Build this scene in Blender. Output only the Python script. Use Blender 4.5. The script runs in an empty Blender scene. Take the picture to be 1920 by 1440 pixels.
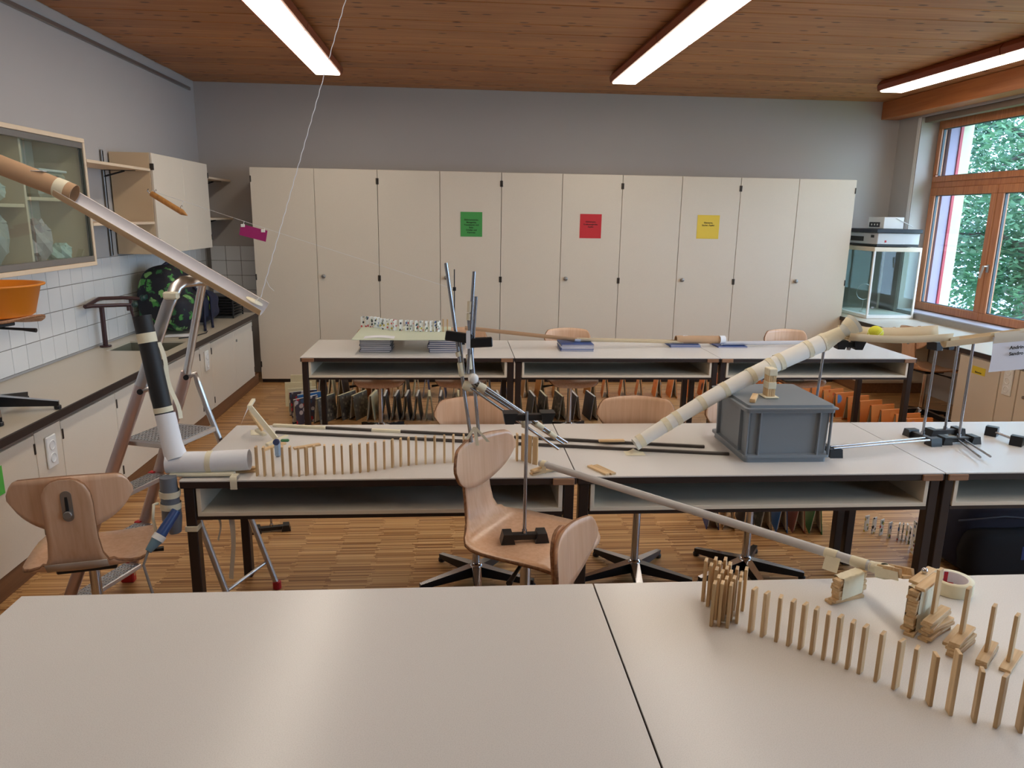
import bpy, math, random
from mathutils import Vector, Matrix
random.seed(7)
sc = bpy.context.scene
col = sc.collection
PI = math.pi
R = math.radians

# ------------------------------------------------------------------ camera
CAM_H, YAW, PITCH, ROLL, FPX = 1.7422, .0789, .225, .0169, 1374.067
_cy, _sy, _cp, _sp, _cr, _sr = math.cos(YAW), math.sin(YAW), math.cos(PITCH), math.sin(PITCH), math.cos(ROLL), math.sin(ROLL)
FW = Vector((_sy*_cp, _cy*_cp, -_sp))
_r0 = Vector((_cy, -_sy, 0)); _u0 = _r0.cross(FW)
RT = _r0*_cr + _u0*_sr
UP = -_r0*_sr + _u0*_cr
cd = bpy.data.cameras.new('camera'); cam = bpy.data.objects.new('camera', cd); col.objects.link(cam)
cd.sensor_fit = 'HORIZONTAL'; cd.sensor_width = 36; cd.lens = 36*FPX/1920
cd.clip_start = .02; cd.clip_end = 200
mw = Matrix((( RT.x, UP.x, -FW.x, 0), (RT.y, UP.y, -FW.y, 0), (RT.z, UP.z, -FW.z, CAM_H), (0, 0, 0, 1)))
cam.matrix_world = mw
sc.camera = cam

# ------------------------------------------------------------------ world, exposure
sc.view_settings.view_transform = 'Standard'
sc.view_settings.look = 'None'
sc.view_settings.gamma = 1
sc.view_settings.use_curve_mapping = False
sc.view_settings.exposure = 0.42
LAMP_W = 7.5
SKY_W = 7.5
wd = bpy.data.worlds.new('sky'); sc.world = wd; wd.use_nodes = True
nt = wd.node_tree; nt.nodes.clear()
wo = nt.nodes.new('ShaderNodeOutputWorld'); bg = nt.nodes.new('ShaderNodeBackground')
sky = nt.nodes.new('ShaderNodeTexSky'); sky.sky_type = 'NISHITA'
sky.sun_disc = False; sky.sun_elevation = R(48); sky.sun_rotation = R(150); sky.air_density = 1.2; sky.dust_density = 2.5
dim = nt.nodes.new('ShaderNodeMixRGB'); dim.blend_type = 'MULTIPLY'; dim.inputs[0].default_value = 1; dim.inputs[2].default_value = (.16, .16, .16, 1)
mixw = nt.nodes.new('ShaderNodeMixRGB'); mixw.inputs[0].default_value = .7
mixw.inputs[2].default_value = (.58, .82, 1.25, 1)
nt.links.new(sky.outputs[0], dim.inputs[1]); nt.links.new(dim.outputs[0], mixw.inputs[1]); nt.links.new(mixw.outputs[0], bg.inputs[0])
bg.inputs[1].default_value = SKY_W
nt.links.new(bg.outputs[0], wo.inputs[0])

def portal(loc, sy, sz):
    l = bpy.data.lights.new('window_portal', 'AREA'); l.shape = 'RECTANGLE'; l.size = sz; l.size_y = sy
    l.cycles.is_portal = True
    o = bpy.data.objects.new('window_portal', l); col.objects.link(o); o.location = loc
    o.rotation_euler = (0, R(90), 0)
for yc in (6.745, 4.35, 1.95, -.45):
    portal((5.56, yc, 1.8), 2.15, 2.05)

# ------------------------------------------------------------------ points of the place from sight lines onto known planes
CAM = Vector((0, 0, CAM_H))
def _ray(px, py): return FW + RT*((px-960)/FPX) - UP*((py-720)/FPX)
def atz(px, py, z=.75): d = _ray(px, py); return CAM + d*((z-CAM_H)/d.z)
def aty(px, py, y): d = _ray(px, py); return CAM + d*(y/d.y)
def atx(px, py, x): d = _ray(px, py); return CAM + d*(x/d.x)

# ------------------------------------------------------------------ materials
def lin(c):
    return tuple(((v/255)/12.92 if v/255 <= .04045 else ((v/255+.055)/1.055)**2.4) for v in c) + (1,)
MATS = {}
def _base(name):
    m = bpy.data.materials.new(name); m.use_nodes = True
    n = m.node_tree.nodes; p = n['Principled BSDF']
    return m, m.node_tree, n, p
def N(nt_, t, **kw):
    n = nt_.nodes.new(t)
    for k, v in kw.items(): setattr(n, k, v)
    return n
def coords(nt_, scale, out='Object', rnd=0):
    tc = N(nt_, 'ShaderNodeTexCoord'); mp = N(nt_, 'ShaderNodeMapping'); mp.inputs['Scale'].default_value = scale
    src = tc.outputs[out]
    if rnd:
        oi = N(nt_, 'ShaderNodeObjectInfo'); mul = N(nt_, 'ShaderNodeMath', operation='MULTIPLY'); mul.inputs[1].default_value = rnd
        nt_.links.new(oi.outputs['Random'], mul.inputs[0])
        ad = N(nt_, 'ShaderNodeVectorMath', operation='ADD'); nt_.links.new(src, ad.inputs[0]); nt_.links.new(mul.outputs[0], ad.inputs[1])
        src = ad.outputs[0]
    nt_.links.new(src, mp.inputs[0])
    return mp.outputs[0]
def mixc(nt_, fac, a, b, blend='MIX'):
    m = N(nt_, 'ShaderNodeMixRGB', blend_type=blend)
    for i, v in ((0, fac), (1, a), (2, b)):
        if hasattr(v, 'is_linked'): nt_.links.new(v, m.inputs[i])
        else: m.inputs[i].default_value = v
    return m.outputs[0]
def ramp(nt_, fac, stops):
    r = N(nt_, 'ShaderNodeValToRGB'); cr = r.color_ramp
    while len(cr.elements) < len(stops): cr.elements.new(.5)
    for e, (p_, c_) in zip(cr.elements, stops): e.position = p_; e.color = c_
    nt_.links.new(fac, r.inputs[0]); return r.outputs[0]
def sh(c, k): return tuple(min(1, v*k) for v in c[:3]) + (1,)
def mat(name, rgb, rough=.5, metal=0, var=.06, scale=6, bump=0, bscale=150, coat=0, spec=.5, rnd=0, speck=0, sss=0):
    if name in MATS: return MATS[name]
    m, t, n, p = _base(name); c = lin(rgb)
    nz = N(t, 'ShaderNodeTexNoise'); nz.inputs['Scale'].default_value = scale; nz.inputs['Detail'].default_value = 4
    t.links.new(coords(t, (1, 1, 1), rnd=rnd and 20), nz.inputs['Vector'])
    cc = mixc(t, nz.outputs[0], sh(c, 1-var), sh(c, 1+var))
    if speck:
        n2 = N(t, 'ShaderNodeTexNoise'); n2.inputs['Scale'].default_value = 420; n2.inputs['Detail'].default_value = 2
        t.links.new(coords(t, (1, 1, 1)), n2.inputs['Vector'])
        f = ramp(t, n2.outputs[0], [(.35, (1-speck, 1-speck, 1-speck, 1)), (.55, (1, 1, 1, 1))])
        cc = mixc(t, 1.0, cc, f, 'MULTIPLY')
    if rnd:
        oi = N(t, 'ShaderNodeObjectInfo')
        f = ramp(t, oi.outputs['Random'], [(0, (1-rnd,)*3+(1,)), (1, (1, 1, 1, 1))])
        cc = mixc(t, 1.0, cc, f, 'MULTIPLY')
    t.links.new(cc, p.inputs['Base Color'])
    p.inputs['Roughness'].default_value = rough; p.inputs['Metallic'].default_value = metal
    p.inputs['Specular IOR Level'].default_value = spec
    if coat: p.inputs['Coat Weight'].default_value = coat; p.inputs['Coat Roughness'].default_value = .15
    if bump:
        b = N(t, 'ShaderNodeBump'); b.inputs['Strength'].default_value = bump; b.inputs['Distance'].default_value = .002
        n3 = N(t, 'ShaderNodeTexNoise'); n3.inputs['Scale'].default_value = bscale
        t.links.new(coords(t, (1, 1, 1)), n3.inputs['Vector']); t.links.new(n3.outputs[0], b.inputs['Height']); t.links.new(b.outputs[0], p.inputs['Normal'])
    MATS[name] = m; return m
def wood(name, a, b, axis=2, fine=90, rough=.5, rnd=.25, knots=0, coat=0):
    if name in MATS: return MATS[name]
    m, t, n, p = _base(name)
    s = [fine]*3; s[axis] = fine*.04
    nz = N(t, 'ShaderNodeTexNoise'); nz.inputs['Scale'].default_value = 1; nz.inputs['Detail'].default_value = 5; nz.inputs['Distortion'].default_value = .4
    t.links.new(coords(t, s, rnd=30), nz.inputs['Vector'])
    cc = ramp(t, nz.outputs[0], [(.3, lin(a)), (.7, lin(b))])
    s2 = [fine*.1]*3; s2[axis] = fine*.012
    n2 = N(t, 'ShaderNodeTexNoise'); n2.inputs['Scale'].default_value = 1; n2.inputs['Detail'].default_value = 3
    t.links.new(coords(t, s2, rnd=50), n2.inputs['Vector'])
    f = ramp(t, n2.outputs[0], [(.3, (.84, .82, .8, 1)), (.7, (1, 1, 1, 1))])
    cc = mixc(t, 1.0, cc, f, 'MULTIPLY')
    if knots:
        sk = [6.5]*3; sk[axis] = 2.6
        v = N(t, 'ShaderNodeTexVoronoi', voronoi_dimensions='2D'); v.inputs['Scale'].default_value = 1; v.inputs['Randomness'].default_value = 1
        t.links.new(coords(t, sk, rnd=40), v.inputs['Vector'])
        k = ramp(t, v.outputs['Distance'], [(.06, (.22, .13, .09, 1)), (.105, (1, 1, 1, 1))])
        cc = mixc(t, knots, cc, mixc(t, 1.0, cc, k, 'MULTIPLY'))
    if rnd:
        oi = N(t, 'ShaderNodeObjectInfo')
        f = ramp(t, oi.outputs['Random'], [(0, (1-rnd, 1-rnd*1.1, 1-rnd*1.2, 1)), (1, (1, 1, 1, 1))])
        cc = mixc(t, 1.0, cc, f, 'MULTIPLY')
    t.links.new(cc, p.inputs['Base Color']); p.inputs['Roughness'].default_value = rough
    if coat: p.inputs['Coat Weight'].default_value = coat; p.inputs['Coat Roughness'].default_value = .2
    MATS[name] = m; return m
def glass(name, tint=(235, 245, 242), haze=.06):
    if name in MATS: return MATS[name]
    m = bpy.data.materials.new(name); m.use_nodes = True; t = m.node_tree; t.nodes.clear()
    o = N(t, 'ShaderNodeOutputMaterial'); tr = N(t, 'ShaderNodeBsdfTransparent'); gl = N(t, 'ShaderNodeBsdfGlossy')
    tr.inputs[0].default_value = lin(tint); gl.inputs['Roughness'].default_value = .02
    lw = N(t, 'ShaderNodeLayerWeight'); lw.inputs[0].default_value = .5
    pw = N(t, 'ShaderNodeMath', operation='POWER'); pw.inputs[1].default_value = 4.5; t.links.new(lw.outputs['Facing'], pw.inputs[0])
    ma = N(t, 'ShaderNodeMath', operation='MULTIPLY_ADD'); ma.inputs[1].default_value = .7; ma.inputs[2].default_value = .03; t.links.new(pw.outputs[0], ma.inputs[0])
    mx = N(t, 'ShaderNodeMixShader'); t.links.new(ma.outputs[0], mx.inputs[0]); t.links.new(tr.outputs[0], mx.inputs[1]); t.links.new(gl.outputs[0], mx.inputs[2])
    last = mx.outputs[0]
    if haze:
        df = N(t, 'ShaderNodeBsdfDiffuse'); nz = N(t, 'ShaderNodeTexNoise'); nz.inputs['Scale'].default_value = 5
        t.links.new(coords(t, (1, 1, 1)), nz.inputs['Vector'])
        mm = N(t, 'ShaderNodeMath', operation='MULTIPLY'); mm.inputs[1].default_value = haze*2; t.links.new(nz.outputs[0], mm.inputs[0])
        df.inputs[0].default_value = (.8, .85, .85, 1)
        m2 = N(t, 'ShaderNodeMixShader'); t.links.new(mm.outputs[0], m2.inputs[0]); t.links.new(last, m2.inputs[1]); t.links.new(df.outputs[0], m2.inputs[2]); last = m2.outputs[0]
    t.links.new(last, o.inputs[0]); MATS[name] = m; return m
def emit(name, rgb, strength):
    m, t, n, p = _base(name)
    nz = N(t, 'ShaderNodeTexNoise'); nz.inputs['Scale'].default_value = 60; t.links.new(coords(t, (1, 1, 1)), nz.inputs['Vector'])
    cc = mixc(t, nz.outputs[0], sh(lin(rgb), .97), lin(rgb))
    t.links.new(cc, p.inputs['Emission Color']); p.inputs['Emission Strength'].default_value = strength
    p.inputs['Base Color'].default_value = (.9, .9, .88, 1); return m
def parquet():
    m, t, n, p = _base('oak_parquet')
    tc = N(t, 'ShaderNodeTexCoord'); sx = N(t, 'ShaderNodeSeparateXYZ'); t.links.new(tc.outputs['Object'], sx.inputs[0])
    def cell(sock, size):
        d = N(t, 'ShaderNodeMath', operation='DIVIDE'); d.inputs[1].default_value = size; t.links.new(sock, d.inputs[0])
        f = N(t, 'ShaderNodeMath', operation='FLOOR'); t.links.new(d.outputs[0], f.inputs[0])
        fr = N(t, 'ShaderNodeMath', operation='FRACT'); t.links.new(d.outputs[0], fr.inputs[0]); return f.outputs[0], fr.outputs[0]
    cy_, fy = cell(sx.outputs[1], .0085)
    # every bundle of strips is shifted a little
    by, _ = cell(sx.outputs[1], .17)
    wn0 = N(t, 'ShaderNodeTexWhiteNoise', noise_dimensions='1D'); t.links.new(cy_, wn0.inputs['W'])
    sh_ = N(t, 'ShaderNodeMath', operation='MULTIPLY'); sh_.inputs[1].default_value = .035; t.links.new(wn0.outputs[0], sh_.inputs[0])
    ax = N(t, 'ShaderNodeMath', operation='ADD'); t.links.new(sx.outputs[0], ax.inputs[0]); t.links.new(sh_.outputs[0], ax.inputs[1])
    cx, fx = cell(ax.outputs[0], .2)
    cmb = N(t, 'ShaderNodeCombineXYZ'); t.links.new(cx, cmb.inputs[0]); t.links.new(cy_, cmb.inputs[1])
    wn = N(t, 'ShaderNodeTexWhiteNoise', noise_dimensions='2D'); t.links.new(cmb.outputs[0], wn.inputs['Vector'])
    cc = ramp(t, wn.outputs[0], [(0, lin((138, 92, 52))), (.25, lin((176, 128, 78))), (.65, lin((202, 156, 102))), (1, lin((222, 182, 130)))])
    cm2 = N(t, 'ShaderNodeCombineXYZ'); t.links.new(cx, cm2.inputs[0]); t.links.new(by, cm2.inputs[1])
    wb = N(t, 'ShaderNodeTexWhiteNoise', noise_dimensions='2D'); t.links.new(cm2.outputs[0], wb.inputs['Vector'])
    cc = mixc(t, 1.0, cc, ramp(t, wb.outputs[0], [(0, (.86, .84, .82, 1)), (1, (1, 1, 1, 1))]), 'MULTIPLY')
    g = ramp(t, fy, [(0, (.62, .55, .5, 1)), (.10, (1, 1, 1, 1))]); cc = mixc(t, 1.0, cc, g, 'MULTIPLY')
    g2 = ramp(t, fx, [(0, (.55, .5, .45, 1)), (.012, (1, 1, 1, 1))]); cc = mixc(t, 1.0, cc, g2, 'MULTIPLY')
    t.links.new(cc, p.inputs['Base Color']); p.inputs['Roughness'].default_value = .32
    p.inputs['Specular IOR Level'].default_value = .45
    return m
def blotch(name, ground, cols, scale, cut, rough=.6, rnd=9, warp=0):
    """print or camouflage: blotches of several colours on a ground colour"""
    m, t, n, p = _base(name)
    v = N(t, 'ShaderNodeTexVoronoi'); v.inputs['Scale'].default_value = 1
    vec = coords(t, (scale,)*3, rnd=rnd)
    if warp:
        nz = N(t, 'ShaderNodeTexNoise'); nz.inputs['Scale'].default_value = 1.6; nz.inputs['Detail'].default_value = 3; t.links.new(vec, nz.inputs['Vector'])
        ml = N(t, 'ShaderNodeVectorMath', operation='SCALE'); ml.inputs['Scale'].default_value = warp; t.links.new(nz.outputs['Color'], ml.inputs[0])
        ad = N(t, 'ShaderNodeVectorMath', operation='ADD'); t.links.new(vec, ad.inputs[0]); t.links.new(ml.outputs[0], ad.inputs[1]); vec = ad.outputs[0]
    t.links.new(vec, v.inputs['Vector'])
    sp = N(t, 'ShaderNodeSeparateColor'); t.links.new(v.outputs['Color'], sp.inputs[0])
    k = len(cols); stops = []
    for i, c in enumerate(cols): stops.append((i/k, lin(c)))
    r = N(t, 'ShaderNodeValToRGB'); r.color_ramp.interpolation = 'CONSTANT'
    while len(r.color_ramp.elements) < k: r.color_ramp.elements.new(.5)
    for e, (q, c) in zip(r.color_ramp.elements, stops): e.position = q; e.color = c
    t.links.new(sp.outputs[0], r.inputs[0])
    f = ramp(t, v.outputs['Distance'], [(cut-.06, (1, 1, 1, 1)), (cut+.06, (0, 0, 0, 1))])
    cc = mixc(t, f, lin(ground), r.outputs[0])
    t.links.new(cc, p.inputs['Base Color']); p.inputs['Roughness'].default_value = rough
    MATS[name] = m; return m

melamine = mat('beige_melamine', (226, 215, 198), .45, var=.02, speck=.05)
melamine_in = mat('white_melamine', (230, 218, 198), .5, var=.02)
laminate = mat('table_laminate', (224, 221, 218), .27, var=.015, speck=.09, spec=.5)
edge = mat('dark_brown_edge', (44, 31, 27), .5, var=.1)
legm = mat('dark_brown_steel', (42, 30, 27), .4, var=.1)
wallm = mat('wall_paint', (186, 181, 177), .85, var=.02, scale=3, bump=.05)
pine = wood('ceiling_pine', (180, 118, 66), (212, 154, 100), 0, 40, .5, .22, knots=.9)
beamw = wood('beam_wood', (176, 104, 56), (196, 124, 72), 1, 40, .45, .05)
framew = wood('window_wood', (176, 108, 66), (204, 138, 92), 2, 50, .4, .05, coat=.2)
skirt = wood('skirting_wood', (120, 82, 54), (142, 100, 68), 1, 40, .5, .1)
tilem = mat('white_tile', (226, 226, 226), .16, var=.02, spec=.6, rnd=.05)
grout = mat('grout', (128, 122, 116), .9)
beech = wood('beech_plywood', (224, 178, 142), (238, 198, 166), 2, 60, .32, .08, coat=.25)
plyedge = wood('plywood_edge', (122, 80, 52), (176, 126, 86), 0, 90, .5, .05)
kapla = wood('pine_block', (218, 180, 130), (240, 210, 164), 2, 110, .55, .2)
chrome = mat('chrome', (200, 200, 204), .16, 1, .03)
steel = mat('steel_rod', (176, 176, 180), .24, 1, .05)
darksteel = mat('dark_steel', (86, 82, 80), .38, 1, .15, 30)
alu = mat('aluminium', (206, 204, 204), .32, 1, .05)
alu_reflect = mat('aluminium_red_reflections', (204, 184, 180), .34, .95, .12, 9)  # ladder rails: reddish reflections on plain aluminium painted into the base colour
black = mat('black_plastic', (24, 24, 27), .38, var=.1)
blacktube = mat('black_tube', (30, 30, 32), .55, var=.2, scale=14)
tape = mat('masking_tape', (230, 222, 196), .75, var=.06, scale=40, bump=.5, bscale=60)
papr = mat('white_paper', (232, 234, 240), .75, var=.02, bump=.1, bscale=30)
papercone = mat('cream_paper_tube', (240, 239, 234), .7, var=.02)
cardb = mat('cardboard', (186, 150, 116), .8, var=.06, scale=12)
cardb2 = mat('pale_cardboard', (214, 194, 160), .8, var=.05, scale=12)
pvc = mat('grey_plastic_gutter', (214, 210, 212), .4, var=.03)
pvc2 = mat('grey_plastic_pipe', (196, 196, 198), .32, var=.03)
redp = mat('red_plastic', (186, 34, 40), .4)
greybox = mat('grey_crate_plastic', (126, 134, 142), .45, var=.03)
orangep = mat('orange_plastic', (232, 138, 34), .35, var=.03)
whitep = mat('white_plastic', (236, 236, 234), .35)
greym = mat('grey_metal', (150, 148, 146), .35, .7)
blk = mat('black_ink', (22, 20, 20), .7)
lampred = wood('lamp_housing', (132, 62, 34), (152, 76, 44), 1, 30, .35, 0)
pane = glass('window_pane', (238, 246, 246), .0)
vglass = glass('cabinet_glass', (240, 247, 244), .02)
bagm = glass('clear_bag', (226, 232, 228), .3)
bluep = mat('blue_plastic', (44, 72, 128), .35)
tealp = mat('grey_blue_plastic', (104, 132, 148), .4)

# ------------------------------------------------------------------ mesh builder
class MB:
    def __init__(s): s.v = []; s.f = []; s.mi = []; s.sm = []
    def add(s, vs, fs, mi=0, smooth=False, M=None):
        k = len(s.v)
        s.v += [(M @ Vector(v)) if M is not None else Vector(v) for v in vs]
        for f in fs: s.f.append([i+k for i in f]); s.mi.append(mi); s.sm.append(smooth)
        return s
    def box(s, c, d, b=.0, mi=0, M=None):
        c = Vector(c); h = Vector(d)/2
        if b <= 0:
            vs = [c+Vector((x*h.x, y*h.y, z*h.z)) for x in (-1, 1) for y in (-1, 1) for z in (-1, 1)]
            return s.add(vs, [(0, 1, 3, 2), (4, 6, 7, 5), (0, 4, 5, 1), (2, 3, 7, 6), (0, 2, 6, 4), (1, 5, 7, 3)], mi, False, M)
        b = min(b, min(h)*.9); vs = []; ix = {}
        for x in (-1, 1):
            for y in (-1, 1):
                for z in (-1, 1):
                    for a in range(3):
                        q = [x*(h.x-b), y*(h.y-b), z*(h.z-b)]; q[a] = (x, y, z)[a]*h[a]
                        ix[x, y, z, a] = len(vs); vs.append(c+Vector(q))
        fs = []
        for a in range(3):
            o = [i for i in range(3) if i != a]
            for sg in (-1, 1):
                f = []
                for p_, q_ in ((-1, -1), (1, -1), (1, 1), (-1, 1)):
                    k = [0, 0, 0]; k[a] = sg; k[o[0]] = p_; k[o[1]] = q_; f.append(ix[k[0], k[1], k[2], a])
                fs.append(f)
        for a in range(3):
            o = [i for i in range(3) if i != a]
            for p_ in (-1, 1):
                for q_ in (-1, 1):
                    def K(sg, w):
                        k = [0, 0, 0]; k[a] = sg; k[o[0]] = p_; k[o[1]] = q_; return ix[k[0], k[1], k[2], w]
                    fs.append([K(-1, o[0]), K(1, o[0]), K(1, o[1]), K(-1, o[1])])
        for x in (-1, 1):
            for y in (-1, 1):
                for z in (-1, 1): fs.append([ix[x, y, z, 0], ix[x, y, z, 1], ix[x, y, z, 2]])
        out = []
        for f in fs:
            nrm = (vs[f[1]]-vs[f[0]]).cross(vs[f[2]]-vs[f[1]]); mid = sum((vs[i] for i in f), Vector())/len(f)
            out.append(f if nrm.dot(mid-c) > 0 else f[::-1])
        return s.add(vs, out, mi, False, M)
    def bar(s, p, q, w, h, b=.0, mi=0, up=(0, 0, 1)):
        """box from p to q, w across (horizontal), h high"""
        p = Vector(p); q = Vector(q); z = (q-p); L = z.length; z.normalize(); u = Vector(up)
        x = u.cross(z)
        if x.length < 1e-4: x = Vector((1, 0, 0))
        x.normalize(); y = z.cross(x)
        M = Matrix(((x.x, y.x, z.x, 0), (x.y, y.y, z.y, 0), (x.z, y.z, z.z, 0), (0, 0, 0, 1))); M.translation = (p+q)/2
        return s.box((0, 0, 0), (w, h, L), b, mi, M)
    def tube(s, pts, r, n=12, mi=0, caps=True, inner=0, a0=0, a1=2*PI, jit=0):
        pts = [Vector(p) for p in pts]; rs = r if isinstance(r, (list, tuple)) else [r]*len(pts)
        full = abs(a1-a0-2*PI) < 1e-6
        cols = n if full else n+1
        t0 = (pts[1]-pts[0]).normalized(); ref = Vector((0, 0, 1)) if abs(t0.z) < .95 else Vector((0, 1, 0))
        x = ref.cross(t0).normalized(); rings = []
        for i, p in enumerate(pts):
            t = (pts[min(i+1, len(pts)-1)]-pts[max(i-1, 0)]).normalized()
            x = (x - t*x.dot(t)).normalized(); y = t.cross(x); rings.append((p, x, y))
        def ring(k, rr):
            p, x, y = rings[k]; o = []
            for j in range(cols):
                a = a0+(a1-a0)*j/n; q = rr*(1+random.uniform(-jit, jit)); o.append(p+x*math.cos(a)*q+y*math.sin(a)*q)
            return o
        def wall(sign, off):
            vs = []
            for k in range(len(pts)): vs += ring(k, rs[k]-off)
            fs = []
            for k in range(len(pts)-1):
                for j in range(n):
                    a = k*cols+j; b_ = k*cols+(j+1) % cols; f = [a, b_, b_+cols, a+cols]
                    fs.append(f if sign > 0 else f[::-1])
            s.add(vs, fs, mi, True)
        wall(1, 0)
        if inner:
            wall(-1, inner)
            for k, sg in ((0, -1), (len(pts)-1, 1)):
                o = ring(k, rs[k]); i_ = ring(k, rs[k]-inner); fs = []
                for j in range(n):
                    f = [j, (j+1) % cols, cols+(j+1) % cols, cols+j]; fs.append(f[::-1] if sg < 0 else f)
                s.add(o+i_, [f[::-1] for f in fs], mi)
            if not full:
                for j in (0, n):
                    vs = []
                    for k in range(len(pts)): vs += [ring(k, rs[k])[j], ring(k, rs[k]-inner)[j]]
                    s.add(vs, [[2*k, 2*k+1, 2*k+3, 2*k+2] for k in range(len(pts)-1)], mi)
        elif caps and full:
            s.add(ring(0, rs[0]), [list(range(n))[::-1]], mi); s.add(ring(len(pts)-1, rs[-1]), [list(range(n))], mi)
        return s
    def lathe(s, prof, n=24, c=(0, 0, 0), mi=0, smooth=True, M=None):
        c = Vector(c); vs = []
        for r, z in prof:
            for j in range(n):
                a = 2*PI*j/n; vs.append(c+Vector((r*math.cos(a), r*math.sin(a), z)))
        fs = [[k*n+j, k*n+(j+1) % n, (k+1)*n+(j+1) % n, (k+1)*n+j] for k in range(len(prof)-1) for j in range(n)]
        return s.add(vs, fs, mi, smooth, M)
    def cyl(s, c, r, h, n=16, mi=0, M=None, b=0):
        c = Vector(c)
        pr = [(0.0001, -h/2), (r-b, -h/2), (r, -h/2+b), (r, h/2-b), (r-b, h/2), (0.0001, h/2)] if b else [(r, -h/2), (r, h/2)]
        s.lathe(pr, n, c, mi, not b, M)
        if not b:
            for sg in (-1, 1):
                vs = [c+Vector((r*math.cos(2*PI*j/n), r*math.sin(2*PI*j/n), sg*h/2)) for j in range(n)]
                s.add(vs, [list(range(n)) if sg > 0 else list(range(n))[::-1]], mi, False, M)
        return s
    def grid(s, fn, nu, nv, mi=0, smooth=True, M=None):
        vs = [fn(i/nu, j/nv) for i in range(nu+1) for j in range(nv+1)]
        fs = [[i*(nv+1)+j, (i+1)*(nv+1)+j, (i+1)*(nv+1)+j+1, i*(nv+1)+j+1] for i in range(nu) for j in range(nv)]
        return s.add(vs, fs, mi, smooth, M)
    def prism(s, poly, h, mi=0, M=None):
        """polygon in xy, extruded 0..h along z"""
        n = len(poly); vs = [(x, y, 0) for x, y in poly]+[(x, y, h) for x, y in poly]
        fs = [list(range(n))[::-1], list(range(n, 2*n))]+[[i, (i+1) % n, (i+1) % n+n, i+n] for i in range(n)]
        return s.add(vs, fs, mi, False, M)
    def sphere(s, c, r, n=16, mi=0, sq=(1, 1, 1), noise=0):
        c = Vector(c); m_ = n//2; vs = []; rnd = random.Random(len(s.v)+n)
        for i in range(m_+1):
            th = PI*i/m_
            for j in range(n):
                a = 2*PI*j/n; k = 1+(rnd.uniform(-noise, noise) if 0 < i < m_ else 0)
                vs.append(c+Vector((r*sq[0]*k*math.sin(th)*math.cos(a), r*sq[1]*k*math.sin(th)*math.sin(a), r*sq[2]*k*math.cos(th))))
        fs = [[i*n+j, (i+1)*n+j, (i+1)*n+(j+1) % n, i*n+(j+1) % n] for i in range(m_) for j in range(n)]
        return s.add(vs, fs, mi, True)
    def mesh(s, name, mats):
        me = bpy.data.meshes.new(name); me.from_pydata([tuple(v) for v in s.v], [], s.f)
        for m in (mats if isinstance(mats, (list, tuple)) else [mats]): me.materials.append(m)
        me.polygons.foreach_set('material_index', s.mi); me.polygons.foreach_set('use_smooth', s.sm); me.update()
        return me
    def build(s, name, mats, parent=None, world=True):
        if parent is not None and world:
            inv = WM[parent.name].inverted(); s.v = [inv @ v for v in s.v]
        o = bpy.data.objects.new(name, s.mesh(name, mats)); col.objects.link(o)
        if parent is not None: o.parent = parent; WM[o.name] = WM[parent.name]
        else: WM[o.name] = Matrix.Identity(4)
        return o
WM = {}
def tag(o, label, cat=None, group=None, kind=None):
    if label: o['label'] = label
    if cat: o['category'] = cat
    if group: o['group'] = group
    if kind: o['kind'] = kind
    return o
def thing(name, label, cat, loc=(0, 0, 0), rz=0, group=None):
    o = bpy.data.objects.new(name, None); col.objects.link(o); o.location = loc; o.rotation_euler = (0, 0, rz); o.empty_display_size = .05
    WM[o.name] = Matrix.Translation(Vector(loc)) @ Matrix.Rotation(rz, 4, 'Z')
    return tag(o, label, cat, group)
def struct(o, label=None): o['kind'] = 'structure'; return tag(o, label)
def rebase(o, p):
    """put a one-mesh thing's origin at p"""
    p = Vector(p); o.data.transform(Matrix.Translation(-p)); o.location = p; return o
def copy_tree(o, parent=None):
    c = o.copy(); col.objects.link(c)
    if parent is not None: c.parent = parent
    for ch in o.children: copy_tree(ch, c)
    return c
def place(c, loc, rz=0):
    c.location = loc; c.rotation_euler = (0, 0, rz); WM[c.name] = Matrix.Translation(Vector(loc)) @ Matrix.Rotation(rz, 4, 'Z'); return c
def inst(o, loc, rot=(0, 0, 0), parent=None):
    c = o.copy(); col.objects.link(c); c.location = loc; c.rotation_euler = rot
    if parent is not None: c.parent = parent
    return c
def text(s_, size, origin, xdir, ydir, m, parent, name='lettering', bold=.0, align='CENTER', depth=.0004):
    cu = bpy.data.curves.new('t', 'FONT'); cu.body = s_; cu.size = size; cu.align_x = align; cu.extrude = depth; cu.offset = bold*size; cu.space_line = 1.15
    to = bpy.data.objects.new('t', cu); col.objects.link(to)
    dg = bpy.context.evaluated_depsgraph_get(); me = bpy.data.meshes.new_from_object(to.evaluated_get(dg)); bpy.data.objects.remove(to)
    x = Vector(xdir).normalized(); y = Vector(ydir).normalized(); z = x.cross(y)
    M = Matrix(((x.x, y.x, z.x, 0), (x.y, y.y, z.y, 0), (x.z, y.z, z.z, 0), (0, 0, 0, 1))); M.translation = Vector(origin)
    me.transform(WM[parent.name].inverted() @ M); me.materials.clear(); me.materials.append(m)
    o = bpy.data.objects.new(name, me); col.objects.link(o); o.parent = parent; return o

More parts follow.
